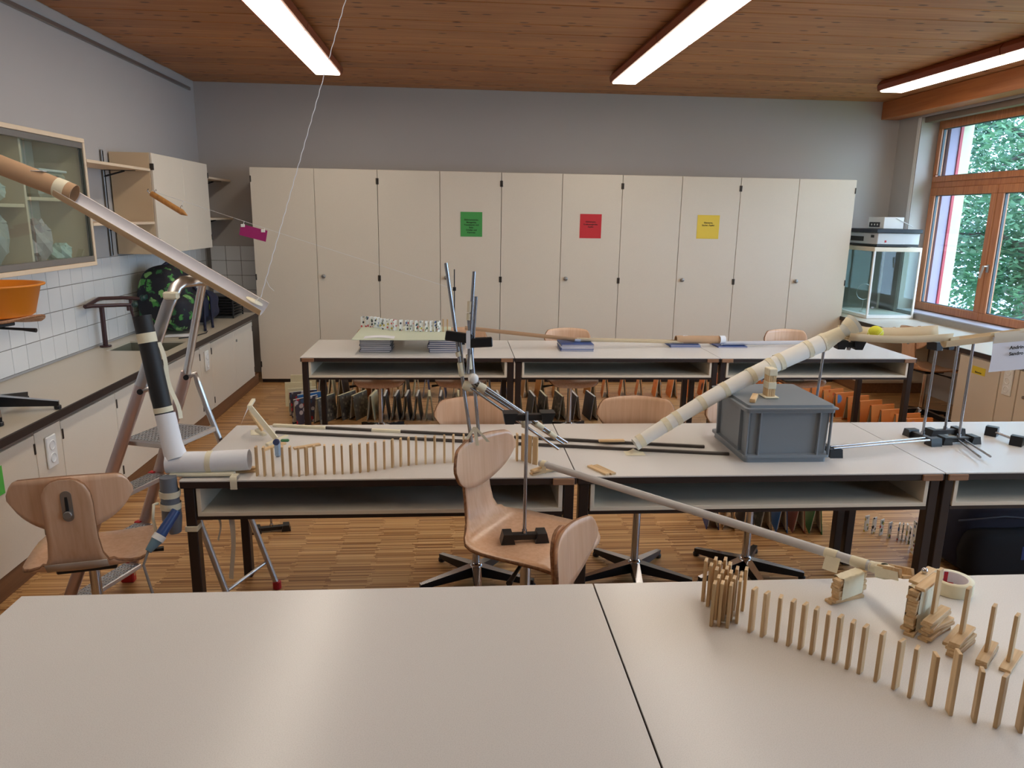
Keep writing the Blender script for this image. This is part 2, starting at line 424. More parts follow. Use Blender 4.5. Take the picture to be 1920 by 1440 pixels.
# ================================================================== the room
XL, XR, YB, YF, ZC = -2.67, 4.9, 8.2, -2.6, 3.03
o = MB().box((1.1, 2.8, -.05), (7.9, 11.0, .1)).build('floor', parquet()); struct(o, 'oak strip parquet floor')
cl = MB().box((1.1, 2.8, ZC+.06), (7.9, 11.0, .06)).build('ceiling', pine); struct(cl, 'ceiling of wide varnished pine boards')
pk = MB().box((0, 0, 0), (7.56, .2435, .028), .004).mesh('plank', pine)
k = 0; y = YB-.125
while y > YF:
    p = bpy.data.objects.new('plank', pk); col.objects.link(p); p.parent = cl; p.location = (1.115, y, ZC+.014+.0015*((k*7) % 3)); k += 1; y -= .25
wl = MB().box((XL-.1, 2.8, 1.55), (.2, 11.0, 3.1)).build('wall_left', wallm); struct(wl, 'white painted wall above the sink worktop')
wb = MB().box((1.1, YB+.1, 1.55), (7.9, .2, 3.1)).build('wall_back', wallm); struct(wb, 'white painted wall behind the tall cupboards')
struct(MB().box((1.1, YF-.1, 1.55), (7.9, .2, 3.1)).build('wall_front', wallm), 'white painted wall')
m = MB(); WIN = [6.745, 4.35, 1.95, -.45]; HW = 1.045; X2 = 5.44
m.box(((XR+X2)/2, 2.8, .4), (X2-XR, 11, .8)); m.box(((XR+X2)/2, 2.8, 2.99), (X2-XR, 11, .32))
ed = [YB+.2]
for c in WIN: ed += [c+HW, c-HW]
ed.append(YF-.2)
for i in range(0, len(ed), 2): m.box(((XR+X2)/2, (ed[i]+ed[i+1])/2, 1.8), (X2-XR, ed[i]-ed[i+1], 2.06))
wr = m.build('wall_right', wallm); struct(wr, 'white painted wall with the windows')
# beam above the windows
m = MB().box((4.78, 2.8, 2.937), (.2, 10.8, .184), .004); struct(m.build('trim_1', beamw), 'wooden beam under the ceiling above the windows')
m = MB().box((XL+.012, 2.75, 2.935), (.022, 10.6, .03), .003); struct(m.build('trim_2', greym), 'grey metal rail high on the wall')
m = MB().box((4.905, 7.83, 1.80), (.02, .05, 2.06), .003); struct(m.build('trim_3', whitep), 'white guide strip beside the window')
m = MB().box((4.97, 6.745, 2.80), (.09, 2.08, .055), .004); struct(m.build('trim_4', mat('blind_rail', (120, 104, 92), .5)), 'brown blind rail above the window')
m = MB().box((4.985, 6.745, .809), (.21, 2.08, .016), .004); struct(m.build('trim_5', mat('sill_stone', (176, 176, 186), .35)), 'pale window sill behind the worktop')
m = MB().box((-2.055, 4.7, .055), (.02, 5.88, .11), .003); struct(m.build('baseboard_left', skirt), 'brown kickboard under the base cabinets')

# windows
lil = mat('lilac_reveal', (150, 140, 166), .7); cream = mat('cream_render', (186, 182, 158), .8); gask = mat('glazing_seal', (60, 74, 84), .5)
def frame_bars(mb, y0, y1, z0, z1, w, x, d, top=None, mi=0):
    t_ = top or w
    mb.box((x, (y0+y1)/2, z0+w/2), (d, abs(y1-y0), w), .004, mi); mb.box((x, (y0+y1)/2, z1-t_/2), (d, abs(y1-y0), t_), .004, mi)
    for yy in (min(y0, y1)+w/2, max(y0, y1)-w/2): mb.box((x, yy, (z0+z1)/2), (d, w, z1-z0-w-t_), .004, mi)
for i, yc in enumerate(WIN):
    m = MB(); ya, yb = yc-HW+.003, yc+HW-.003
    frame_bars(m, ya, yb, .80, 2.83, .045, 5.13, .07); m.box((5.125, yc, 2.14), (.075, 2*HW-.09, .06), .004)
    w = m.build('window_%d' % (i+1), framew); struct(w, 'wooden casement window with a fanlight above')
    m = MB(); frame_bars(m, ya+.03, yb-.03, 2.168, 2.80, .058, 5.105, .06, .095); s1 = m.build('fanlight_sash', framew, w)
    MB().box((5.105, yc, 2.462), (.012, 2*HW-.19, .485)).build('pane', pane, s1)
    m = MB(); frame_bars(m, ya+.088, yb-.088, 2.224, 2.706, .008, 5.105, .03); m.build('seal', gask, s1)
    for sg in (1, -1):
        y0, y1 = (yc+.004, yb-.03) if sg > 0 else (ya+.03, yc-.004)
        m = MB(); frame_bars(m, y0, y1, .822, 2.11, .08, 5.105, .062); s = m.build('sash', framew, w)
        MB().box((5.105, (y0+y1)/2, 1.466), (.012, abs(y1-y0)-.15, 1.14)).build('pane', pane, s)
        m = MB(); frame_bars(m, y0+.078, y1-.078, .90, 2.032, .008, 5.105, .03); m.build('seal', gask, s)
    h = MB(); h.box((5.066, yc-.04, 1.33), (.016, .03, .075), .004); h.tube([(5.06, yc-.04, 1.35), (5.025, yc-.04, 1.35)], .008, 8); h.bar((5.025, yc-.035, 1.355), (5.02, yc-.01, 1.235), .016, .02, .004)
    h.build('handle', alu, w)
    for sy in (1, -1):
        r = MB().box((5.24, yc+sy*(HW-.035), 1.815), (.10, .07, 2.03)).build('outer_reveal', lil, w)
        MB().box((5.305, yc+sy*(HW-.04), 1.815), (.028, .09, 2.03)).build('blind_guide', mat('red_guide', (168, 56, 70), .5), w)
        MB().box((5.38, yc+sy*(HW-.035), 1.815), (.12, .07, 2.03)).build('facade_edge', cream, w)

# trees outside
def leaf_mat(name, a, b):
    m, t, n, p = _base(name)
    nz = N(t, 'ShaderNodeTexNoise'); nz.inputs['Scale'].default_value = 2.2; t.links.new(coords(t, (1, 1, 1)), nz.inputs['Vector'])
    t.links.new(ramp(t, nz.outputs[0], [(.35, lin(a)), (.65, lin(b))]), p.inputs['Base Color'])
    p.inputs['Roughness'].default_value = .55; p.inputs['Transmission Weight'].default_value = .0
    tl = N(t, 'ShaderNodeBsdfTranslucent'); t.links.new(ramp(t, nz.outputs[0], [(.35, lin(a)), (.65, lin(b))]), tl.inputs[0])
    mx = N(t, 'ShaderNodeMixShader'); mx.inputs[0].default_value = .4
    t.links.new(p.outputs[0], mx.inputs[1]); t.links.new(tl.outputs[0], mx.inputs[2]); t.links.new(mx.outputs[0], n['Material Output'].inputs[0])
    return m
leafA = leaf_mat('leaf_green', (48, 84, 58), (112, 146, 104)); leafB = leaf_mat('leaf_deep_green', (40, 74, 58), (92, 128, 100))
barkm = mat('bark', (84, 70, 62), .9, var=.2, scale=8)
def tree(loc, h, crown, n, lm, label, seed):
    rd = random.Random(seed); x, y, z = loc
    t = thing('tree', label, 'tree', loc)
    m = MB(); m.tube([(x, y, z), (x+.1, y-.1, z+h*.4), (x-.1, y+.1, z+h*.8)], [.2, .16, .08], 10); m.build('trunk', barkm, t)
    tips = []
    for i in range(16):
        a = rd.uniform(0, 2*PI); zz = z+h*rd.uniform(.3, .8); L = rd.uniform(1.2, crown*.95)
        p0 = Vector((x, y, zz)); p2 = p0+Vector((math.cos(a)*L, math.sin(a)*L, rd.uniform(-.2, .7))); p1 = (p0+p2)/2+Vector((0, 0, .25))
        MB().tube([p0, p1, p2], [.075, .05, .015], 7).build('branch', barkm, t); tips += [p1, p2, (p1+p2)/2]
    m = MB(); vs = []; fs = []
    cz = z+h*.62
    for i in range(n):
        while True:
            q = Vector((rd.uniform(-1, 1), rd.uniform(-1, 1), rd.uniform(-1, 1)))
            if .25 < q.length < 1: break
        c = Vector((x+q.x*crown, y+q.y*crown, cz+q.z*h*.5))
        if rd.random() < .5: tp = rd.choice(tips); c = tp+Vector((rd.gauss(0, .4), rd.gauss(0, .4), rd.gauss(0, .35)))
        L = rd.uniform(.11, .18); a = rd.uniform(0, 2*PI); dn = rd.uniform(-.9, .25)
        d = Vector((math.cos(a), math.sin(a), dn)).normalized(); sd = d.cross(Vector((rd.uniform(-.5, .5), rd.uniform(-.5, .5), 1))).normalized(); nn = d.cross(sd)
        k = len(vs); vs += [c, c+d*L*.45+sd*L*.27+nn*L*.06, c+d*L, c+d*L*.45-sd*L*.27+nn*L*.06, c+d*L*.5]
        fs += [(k, k+1, k+4), (k+1, k+2, k+4), (k+2, k+3, k+4), (k+3, k, k+4)]
    m.add(vs, fs); f = m.build('foliage', lm, t); f['kind'] = 'stuff'
G0 = -2.6
struct(MB().box((14, 8, G0-.05), (17, 40, .1)).build('ground', mat('lawn', (110, 140, 80), .9, var=.2, scale=3)), 'lawn outside the windows')
tree((9.6, 11.2, G0), 7.0, 2.6, 22000, leafA, 'broad leafy tree close to the window casements', 1)
tree((13.6, 16.8, G0), 8.4, 3.2, 18000, leafB, 'deep green leafy tree standing farther behind the first tree', 2)
tree((10.2, 5.2, G0), 6.6, 2.4, 7000, leafA, 'leafy tree on the lawn with its crown opposite the middle windows', 3)

# ceiling lamps
lampm = emit('lamp_diffuser', (255, 243, 225), LAMP_W)
def lamp(xc, label):
    t = thing('ceiling_lamp', label, 'lamp', (xc, 3.85, 2.945), group='long ceiling lamps')
    m = MB()
    for i in range(4):
        y1 = 7.05-1.6*i; y0 = y1-1.59
        poly = [(-.125, .0), (-.135, .045), (-.11, .084), (.11, .084), (.135, .045), (.125, 0)]
        M = Matrix(((1, 0, 0, xc), (0, 0, -1, y1), (0, 1, 0, 2.945), (0, 0, 0, 1)))
        h = MB().prism(poly, y1-y0, M=M).build('housing', lampred, t)
        MB().box((xc, (y0+y1)/2, 2.941), (.215, y1-y0-.03, .016), .006).build('diffuser', lampm, h)
lamp(-1.125, 'long ceiling lamp over the row next to the sink wall')
lamp(1.535, 'long ceiling lamp over the middle of the room')
lamp(4.08, 'long ceiling lamp beside the wooden beam over the windows')

# ================================================================== tall cupboards on the back wall
CX, CY, CW, CH = -2.019, 7.651, .621, 2.172
hinge = mat('hinge_metal', (70, 64, 58), .4, .6)
cl_labels = ['tall beige cupboard next to the sink worktop', 'tall beige cupboard with a green notice on its door', 'tall beige cupboard with a red notice on its door',
             'tall beige cupboard with a yellow notice on its door', 'tall beige cupboard beside the glass display case']
for i in range(5):
    x0 = CX+i*2*CW
    t = thing('tall_cupboard', cl_labels[i], 'cupboard', (x0+CW, CY+.27, 0), group='row of tall cupboards')
    MB().box((x0+CW, CY+.272, CH/2+.02), (2*CW-.004, .505, CH-.04), .002).build('carcass', melamine, t)
    MB().box((x0+CW, CY+.275, .021), (2*CW-.004, .48, .04)).build('plinth', edge, t)
    for j in range(2):
        d = MB().box((x0+(j+.5)*CW, CY+.009, CH/2+.02), (CW-.005, .018, CH-.045), .002).build('door', melamine, t)
        xe = x0+(0.008 if j == 0 else 2*CW-.008)
        for z in (.2, 1.1, 2.06): MB().box((xe, CY-.002, z), (.012, .008, .06), .002).build('hinge', hinge, d)
        if j == 1:
            kb = MB(); Mk = Matrix.Translation((x0+CW+.06, CY-.012, 1.115)) @ Matrix.Rotation(PI/2, 4, 'X')
            kb.lathe([(.0001, .02), (.016, .019), (.021, .012), (.02, 0), (.013, -.012)], 20, M=Mk); kb.cyl((0, 0, .021), .008, .004, 12, M=Mk)
            kb.build('knob', greym, d)
def notice(name, label, pxs, plane, rgb, lines, size, top, nrm='y'):
    """coloured sheet with printed lines, fixed flat on a front"""
    (a, b), (c, d) = pxs
    f = (lambda p, q: aty(p, q, plane)) if nrm == 'y' else (lambda p, q: atx(p, q, plane))
    p0, p1 = f(a, b), f(c, d); ctr = (p0+p1)/2
    t = thing(name, label, 'notice', ctr)
    if nrm == 'y': w, h = abs(p1.x-p0.x), abs(p1.z-p0.z); MB().box(ctr, (w, .0016, h)).build('sheet', mat('notice_'+label.split()[0], rgb, .6, var=.03), t); X, yv = Vector((1, 0, 0)), ctr+Vector((0, -.0013, 0))
    else: w, h = abs(p1.y-p0.y), abs(p1.z-p0.z); MB().box(ctr, (.0016, w, h)).build('sheet', mat('notice_'+label.split()[0]+label.split()[-1], rgb, .6, var=.03), t); X = Vector((0, nrm == 'x-' and -1 or 1, 0)); yv = ctr+Vector((nrm == 'x-' and -.0013 or .0013, 0, 0))
    for i, ln in enumerate(lines):
        text(ln, size, yv+Vector((0, 0, h/2-top-i*size*1.18)), X, (0, 0, 1), blk, t, bold=.02)
    return t
notice('notice_sheet', 'green notice sheet with six printed lines on a cupboard door', ((863.5, 397), (904, 444)), CY-.002, (70, 158, 78),
       ['Elektromotoren,', 'Messgeräte,', 'Transistoren und', 'Solar,', 'Schalter und', 'Klemmen'], .0215, .085)
notice('notice_sheet', 'red notice sheet with three printed lines on a cupboard door', ((1088, 401), (1126.5, 447)), CY-.002, (204, 40, 48),
       ['Glühlampen,', 'Kraftmessgeräte,', 'Zapfen'], .0215, .085)
notice('notice_sheet', 'yellow notice sheet with two printed lines on a cupboard door', ((1308.5, 403), (1346.5, 448)), CY-.002, (236, 204, 70),
       ['Glaswaren,', 'Becher, Zapfen'], .0215, .085)

# ================================================================== sink side: tiles, base cabinets, worktop
TP = .157
tm = MB().box((0, 0, 0), (.007, .1525, .1525), .0015).mesh('tile', tilem)
g = MB().box((XL+.001, 5.3, 1.07), (.004, 5.78, .63)).build('grout', grout, wl)
y = 5.182-TP*17
while y+TP < YB+.05:
    for r in range(4):
        o = bpy.data.objects.new('tile', tm); col.objects.link(o); o.parent = wl; o.location = (XL+.0045, min(y+TP/2, YB-.08), .757+TP*(r+.5))
    y += TP
g = MB().box((-2.34, YB-.001, 1.07), (.64, .004, .63)).build('grout', grout, wb)
for i in range(4):
    for r in range(4):
        o = bpy.data.objects.new('tile', tm); col.objects.link(o); o.parent = wb; o.rotation_euler = (0, 0, PI/2); o.location = (-2.461+TP*(i-.5), YB-.0045, .757+TP*(r+.5))
KX, KZ = -2.04, .744
units = [(2.33, 3.573, 2, 'beige base cabinet with a green note on its door under the sink worktop'), (3.814, 4.439, 1, 'narrow single-door base cabinet beyond the double socket panel'),
         (4.439, 5.937, 2, 'wide two-door base cabinet under the sink'), (6.203, 7.49, 2, 'two-door base cabinet with a small lock next to the tall cupboards')]
for y0, y1, nd, lab in units:
    t = thing('base_cabinet', lab, 'cabinet', ((KX+XL)/2, (y0+y1)/2, 0))
    hc = .42 if 'sink' in lab and nd == 2 and y0 > 4.4 and y0 < 5 else .56
    MB().box(((KX-.02+XL+.012)/2, (y0+y1)/2, .115+hc/2), (KX-.02-XL-.016, y1-y0-.003, hc), .002).build('carcass', melamine, t)
    MB().box((KX-.005, (y0+y1)/2, .688), (.012, y1-y0-.003, .026)).build('top_rail', greym, t)
    w = (y1-y0)/nd
    for j in range(nd):
        d = MB().box((KX-.009, y0+w*(j+.5), .39), (.018, w-.005, .555), .002).build('door', melamine, t)
        for z in (.18, .6): MB().box((KX+.002, (y0+.01) if j == 0 else (y1-.01), z), (.006, .012, .055), .002).build('hinge', hinge, d)
        if nd == 2 and y0 > 6 and j == 1: MB().cyl((0, 0, 0), .012, .01, 12, M=Matrix.Translation((KX+.004, y0+w*(j)+.08, .57)) @ Matrix.Rotation(PI/2, 4, 'Y')).build('lock', greym, d)
def socket(loc, nx, label, n=2):
    """flush socket plate with round outlets, facing +x (nx=1) or -x"""
    t = thing('wall_socket', label, 'socket', loc); x, y, z = loc
    hh = .062*n+.02
    MB().box((x+nx*.006, y, z), (.012, .09, hh+.02), .004).build('plate', whitep, t)
    for i in range(n):
        zc = z+(i-(n-1)/2)*.066
        s = MB().lathe([(.0255, .0), (.026, .004), (.0215, .004), (.0205, -.004), (.0001, -.004)], 24, M=Matrix.Translation((x+nx*.012, y, zc)) @ Matrix.Rotation(nx*PI/2, 4, 'Y')).build('outlet', whitep, t)
        m = MB()
        for dy, dz in ((-.0095, 0), (.0095, 0), (0, .006)): m.cyl((0, 0, 0), .003, .003, 8, M=Matrix.Translation((x+nx*.0095, y+dy, zc+dz)) @ Matrix.Rotation(PI/2, 4, 'Y'))
        m.build('pin_hole', blk, s)
for y0, y1, lab, sl in ((3.573, 3.814, 'narrow socket panel between base cabinets near the wooden chair', 'white double socket on the panel between base cabinets'), (5.937, 6.203, 'narrow socket panel of the base cabinets behind the stepladder', 'white double socket behind the stepladder')):
    t = thing('socket_panel', lab, 'panel', (KX-.01, (y0+y1)/2, 0))
    MB().box((KX-.02, (y0+y1)/2, .395), (.04, y1-y0-.004, .56), .002).build('front', melamine, t)
    MB().box((KX-.005, (y0+y1)/2, .688), (.012, y1-y0-.004, .026)).build('top_rail', greym, t)
    socket((KX+.001, (y0+y1)/2, .548), 1, sl)
# worktop with a sink cut-out
def worktop(name, label, x0, x1, y0, y1, edges, hole=None):
    t = thing(name, label, 'worktop', ((x0+x1)/2, (y0+y1)/2, KZ-.04))
    m = MB()
    if hole:
        hx0, hx1, hy0, hy1 = hole
        for a, b, c, d in ((x0, x1, y0, hy0), (x0, x1, hy1, y1), (x0, hx0, hy0, hy1), (hx1, x1, hy0, hy1)):
            if b-a > .001 and d-c > .001: m.box(((a+b)/2, (c+d)/2, KZ-.02), (b-a, d-c, .038))
    else: m.box(((x0+x1)/2, (y0+y1)/2, KZ-.02), (x1-x0, y1-y0, .038))
    m.build('slab', mat('worktop_laminate', (206, 196, 178), .3, var=.02, speck=.06), t)
    for e in edges: MB().box(*e, .002).build('edge_band', edge, t)
    return t
worktop('worktop', 'long beige worktop with a sink cut-out and dark front edge', XL+.012, -2.014, 2.0, 7.62, [((-2.01, 4.81, KZ-.0215), (.012, 5.62, .04))], (-2.53, -2.10, 5.44, 5.85))
t = thing('sink', 'dark grey rectangular sink sunk into the worktop', 'sink', (-2.315, 5.645, .55)); sg_ = mat('sink_stoneware', (112, 112, 98), .35)
m = MB(); m.box((-2.315, 5.645, .56), (.426, .406, .01)); m.box((-2.526, 5.645, .648), (.008, .406, .17)); m.box((-2.104, 5.645, .648), (.008, .406, .17)); m.box((-2.315, 5.444, .648), (.42, .008, .17)); m.box((-2.315, 5.846, .648), (.42, .008, .17))
m.build('bowl', sg_, t); MB().cyl((-2.315, 5.645, .567), .03, .004, 16).build('drain', greym, t)
brn = mat('brown_enamel', (62, 34, 34), .35); grn = mat('dark_green_enamel', (30, 58, 52), .4)
t = thing('laboratory_tap', 'dark brown laboratory tap with two arms and green valves', 'tap', (-2.6, 5.6, KZ))
MB().cyl((-2.6, 5.6, KZ+.006), .04, .012, 20, b=.003).build('flange', brn, t)
MB().tube([(-2.6, 5.6, KZ+.01), (-2.6, 5.6, 1.055)], .017, 14).build('column', brn, t)
a_ = MB().tube([(-2.6, 5.36, 1.07), (-2.58, 5.42, 1.07), (-2.45, 5.62, 1.055), (-2.42, 5.66, 1.05)], .014, 10).build('arm', brn, t)
MB().tube([(-2.43, 5.645, 1.053), (-2.43, 5.645, 1.01)], .011, 10).build('spout', brn, a_)
m = MB().sphere((-2.40, 5.69, 1.05), .024, 12); m.bar((-2.40, 5.66, 1.05), (-2.40, 5.73, 1.055), .012, .03, .003); m.build('valve', grn, a_)
b_ = MB().tube([(-2.6, 5.36, 1.072), (-2.62, 5.62, 1.10), (-2.55, 5.85, 1.082), (-2.50, 6.0, 1.06)], .014, 10).build('arm', brn, t)
m = MB().tube([(-2.53, 5.93, 1.07), (-2.53, 5.93, .97), (-2.52, 5.94, .90)], [.012, .010, .007], 10); m.build('spout', brn, b_)
m = MB().sphere((-2.48, 6.04, 1.06), .026, 12); m.bar((-2.48, 6.0, 1.06), (-2.47, 6.1, 1.065), .012, .035, .003); m.build('valve', grn, b_)
# green note on the first base cabinet
notice('note', 'green paper note stuck on a base cabinet door', ((-22, 886), (10, 924)), KX+.002, (86, 190, 74), [], .01, 0, 'x')

# ================================================================== wall cabinets
# glass-fronted display cabinet
FX = -2.34; wx = XL+.012
t = thing('glass_cabinet', 'beige wall cabinet with sliding glass front and shelves of bags', 'cabinet', ((FX+wx)/2, 4.5, 1.385))
pe = mat('cabinet_edge', (226, 204, 176), .5)
DX = FX-wx; xm = (FX+wx)/2; y0, y1, z0, z1 = 3.92, 5.05, 1.385, 2.175
MB().box((xm, (y0+y1)/2, z0+.013), (DX, y1-y0, .026), .002).build('bottom_board', pe, t)
MB().box((xm, (y0+y1)/2, z1-.013), (DX, y1-y0, .026), .002).build('top_board', pe, t)
for yy in (y0+.011, y1-.011): MB().box((xm, yy, (z0+z1)/2), (DX, .022, z1-z0-.053), .002).build('side_board', pe, t)
MB().box((wx+.006, (y0+y1)/2, (z0+z1)/2), (.01, y1-y0-.05, z1-z0-.06)).build('back_board', melamine, t)
MB().box((xm-.015, 4.405, (z0+z1)/2), (DX-.06, .02, z1-z0-.06), .002).build('divider', pe, t)
for ya, yb, zz in ((3.945, 4.39, 1.755), (4.42, 5.03, 1.795)): MB().box((xm-.015, (ya+yb)/2, zz), (DX-.07, yb-ya, .02), .002).build('shelf', pe, t)
for zz in (z0+.045, z1-.045): MB().box((FX-.018, (y0+y1)/2, zz), (.03, y1-y0-.05, .035), .002).build('slide_rail', greym, t)
MB().box((FX-.014, 4.71, (z0+z1)/2), (.006, .62, z1-z0-.12)).build('pane', vglass, t)
MB().box((FX-.016, 5.016, (z0+z1)/2), (.016, .022, z1-z0-.125)).build('pane_edge', mat('dark_green_seal', (40, 50, 46), .4), t)
MB().box((FX-.024, 4.17, (z0+z1)/2), (.006, .44, z1-z0-.12)).build('pane', vglass, t)
def bag(loc, r, sq, seed, label, m=bagm, nm='plastic_bag', top=.32):
    random.seed(seed); mb = MB(); x, y, z = loc
    mb.sphere((x, y, z+r*sq[2]), r, 16, 0, sq, .2); mb.sphere((x+.01, y+.02, z+r*sq[2]*1.55), r*.6, 12, 0, (sq[0]*1.2, sq[1]*1.2, sq[2]*.8), .3); mb.sm = [False]*len(mb.sm)
    mb.v = [Vector((min(v.x, FX-.045), v.y, min(max(v.z, z+.0005), z+top))) for v in mb.v]
    o = mb.build(nm, m); rebase(o, loc); return tag(o, label, 'bag')
bag((-2.50, 4.62, 1.412), .12, (.8, .9, 1.1), 3, 'clear bag of pinkish parts on the lower shelf of the glass cabinet', mat('pinkish_bag', (190, 178, 176), .4, var=.25, scale=25))
bag((-2.46, 4.82, 1.412), .075, (.9, 1.0, .8), 5, 'crumpled pale green bag in the corner of the glass cabinet', mat('pale_green_bag', (196, 212, 204), .35, var=.2, scale=25))
bag((-2.52, 4.22, 1.412), .13, (.7, .9, 1.25), 8, 'tall grey plastic bag beside the divider of the glass cabinet', mat('grey_bag', (178, 176, 170), .4, var=.18, scale=20))
t2 = thing('storage_box', 'clear plastic box of parts on the upper shelf of the glass cabinet', 'box', (-2.5, 4.75, 1.805))
MB().box((-2.5, 4.75, 1.88), (.2, .30, .15), .02).build('tub', mat('cloudy_plastic', (176, 170, 152), .35, var=.2, scale=18), t2); MB().box((-2.5, 4.75, 1.962), (.21, .31, .014), .004).build('lid', whitep, t2)
MB().lathe([(.02, .0), (.045, .0), (.045, .012), (.02, .012)], 20, M=Matrix.Translation((-2.398, 4.77, 1.89)) @ Matrix.Rotation(PI/2, 4, 'Y')).build('coil', greym, t2)
bag((-2.5, 4.28, 1.765), .07, (.9, 1, .8), 11, 'small clear bag on the upper shelf next to the divider', mat('pale_bag', (200, 206, 198), .4, var=.2, scale=25))
t2 = thing('cardboard_piece', 'folded scrap of pale card standing in the glass cabinet', 'scrap', (-2.40, 4.96, 1.412))
MB().bar((-2.42, 4.955, 1.4115), (-2.40, 4.985, 1.49), .06, .002).build('flap', cardb2, t2)
# closed cabinet
t = thing('wall_cabinet', 'closed two-door beige wall cabinet between open shelves', 'cabinet', (xm, 6.75, 1.40)); y0, y1, z0, z1 = 6.10, 7.40, 1.40, 2.175
MB().box((xm-.01, (y0+y1)/2, (z0+z1)/2), (DX-.02, y1-y0, z1-z0), .002).build('carcass', mat('tan_melamine', (214, 190, 156), .5, var=.02), t)
for j in range(2):
    d = MB().box((FX-.009, y0+.65*(j+.5), (z0+z1)/2), (.018, .645, z1-z0-.004), .002).build('door', melamine, t)
    for z in (1.5, 2.07): MB().box((FX-.006, (y0+.004) if j == 0 else (y1-.004), z), (.03, .012, .05), .002).build('hinge', hinge, d)
def shelf(y0, y1, z, label):
    t = thing('wall_shelf', label, 'shelf', (wx+.15, (y0+y1)/2, z))
    MB().box(((wx-2.355)/2, (y0+y1)/2, z), (-2.355-wx, y1-y0, .02), .002).build('board', pe, t)
    for yy in (y0+.1, y1-.1) if y1-y0 < .85 else (y1-.12,):
        m = MB(); m.bar((wx+.004, yy, z-.012), (-2.42, yy, z-.012), .012, .006); m.bar((wx+.004, yy, z-.06), (-2.50, yy, z-.016), .008, .012); m.build('bracket', black, t)
shelf(5.09, 6.096, 2.045, 'upper beige shelf between the glass cabinet and the closed cabinet'); shelf(5.09, 6.096, 1.645, 'lower beige shelf between the glass cabinet and the closed cabinet')
shelf(7.41, 8.18, 2.055, 'upper short shelf in the room corner beside the closed cabinet'); shelf(7.41, 8.18, 1.668, 'lower short shelf in the room corner beside the closed cabinet')
t = thing('shelf_rail', 'slotted grey shelf rail on the wall beside the closed cabinet', 'rail', (wx, 5.99, 1.39)); MB().box((wx+.003, 5.985, 1.785), (.012, .028, .79), .002).build('upright', greym, t); MB().box((wx+.010, 5.985, 1.785), (.003, .010, .77)).build('slot', blk, t)

# ================================================================== window side: worktop, cabinet, display case
worktop('worktop', 'pale worktop along the windows with dark front edge', 4.178, XR-.004, 2.6, 8.19, [((4.174, 5.122, KZ-.0215), (.012, 5.044, .04))], (4.178, 4.196, 7.645, 8.19))
t = thing('base_cabinet', 'base cabinet under the display case with brown kickboard', 'cabinet', (4.54, 7.65, 0))
MB().box((4.545, 7.66, .405), (.69, 1.05, .59), .002).build('carcass', melamine, t); MB().box((4.545, 7.67, .055), (.68, 1.04, .108)).build('plinth', skirt, t)
MB().box((4.545, 7.13, .41), (.67, .016, .56), .002).build('front_panel', melamine_in, t)
t = thing('base_cabinet', 'base cabinet under the window worktop with yellow note and sockets', 'cabinet', (4.5, 4.2, 0))
MB().box((4.54, 4.25, .405), (.68, 2.9, .59), .002).build('carcass', melamine, t); MB().box((4.54, 4.25, .055), (.64, 2.9, .108)).build('plinth', skirt, t)
for ya, yb in ((5.22, 5.69), (5.03, 5.215), (4.4, 5.025), (3.7, 4.39)): 
    d = MB().box((4.19, (ya+yb)/2, .40), (.018, yb-ya-.005, .575), .002).build('door', melamine, t)
    if ya == 4.4: MB().cyl((0, 0, 0), .012, .012, 12, M=Matrix.Translation((4.178, 4.95, .5)) @ Matrix.Rotation(PI/2, 4, 'Y')).build('lock', greym, d)
socket((4.180, 5.12, .588), -1, 'white socket strip with outlets on the window-side cabinet', 3)
notice('note', 'yellow note stuck on the window-side cabinet', ((1824, 685), (1846, 706)), 4.179, (238, 214, 60), ['Batterien'], .02, .05, 'x-')
# glass display case
t = thing('display_case', 'white framed glass display case on the corner worktop', 'display case', (4.62, 7.8, KZ))
vx0, vx1, vy0, vy1, vz0, vz1 = 4.35, 4.87, 7.44, 8.12, KZ, 1.49
for x in (vx0+.011, vx1-.011):
    for y in (vy0+.011, vy1-.011): MB().box((x, y, (vz0+vz1)/2), (.02, .02, vz1-vz0-.05), .002).build('post', whitep, t)
MB().box(((vx0+vx1)/2, (vy0+vy1)/2, vz1-.022), (vx1-vx0, vy1-vy0, .044), .003).build('top', melamine_in, t)
MB().box(((vx0+vx1)/2, (vy0+vy1)/2, vz0+.018), (vx1-vx0, vy1-vy0, .034), .003).build('bottom', whitep, t)
for c, d in ((((vx0+vx1)/2, vy0+.008, 1.12), (vx1-vx0-.05, .005, .66)), (((vx0+vx1)/2, vy1-.008, 1.12), (vx1-vx0-.05, .005, .66)), ((vx0+.008, (vy0+vy1)/2, 1.12), (.005, vy1-vy0-.05, .66)), ((vx1-.008, (vy0+vy1)/2, 1.12), (.005, vy1-vy0-.05, .66))):
    MB().box(c, d).build('pane', vglass, t)
MB().box((vx0+.05, vy0-.002, .86), (.03, .006, .02), .002).build('clip', greym, t)
t = thing('wire_wheel', 'thin wire ring on a stem inside the display case', 'model', (4.47, 7.75, KZ+.037))
ringp = [Vector((4.47+.085*math.cos(a), 7.75, 1.0+.085*math.sin(a))) for a in [2*PI*i/24 for i in range(25)]]
MB().tube(ringp, .0028, 6, caps=False).build('ring', chrome, t); MB().tube([(4.47, 7.75, KZ+.04), (4.47, 7.75, .915)], .003, 6).build('stem', chrome, t); MB().cyl((4.47, 7.75, KZ+.043), .03, .012, 16, b=.002).build('foot', whitep, t)
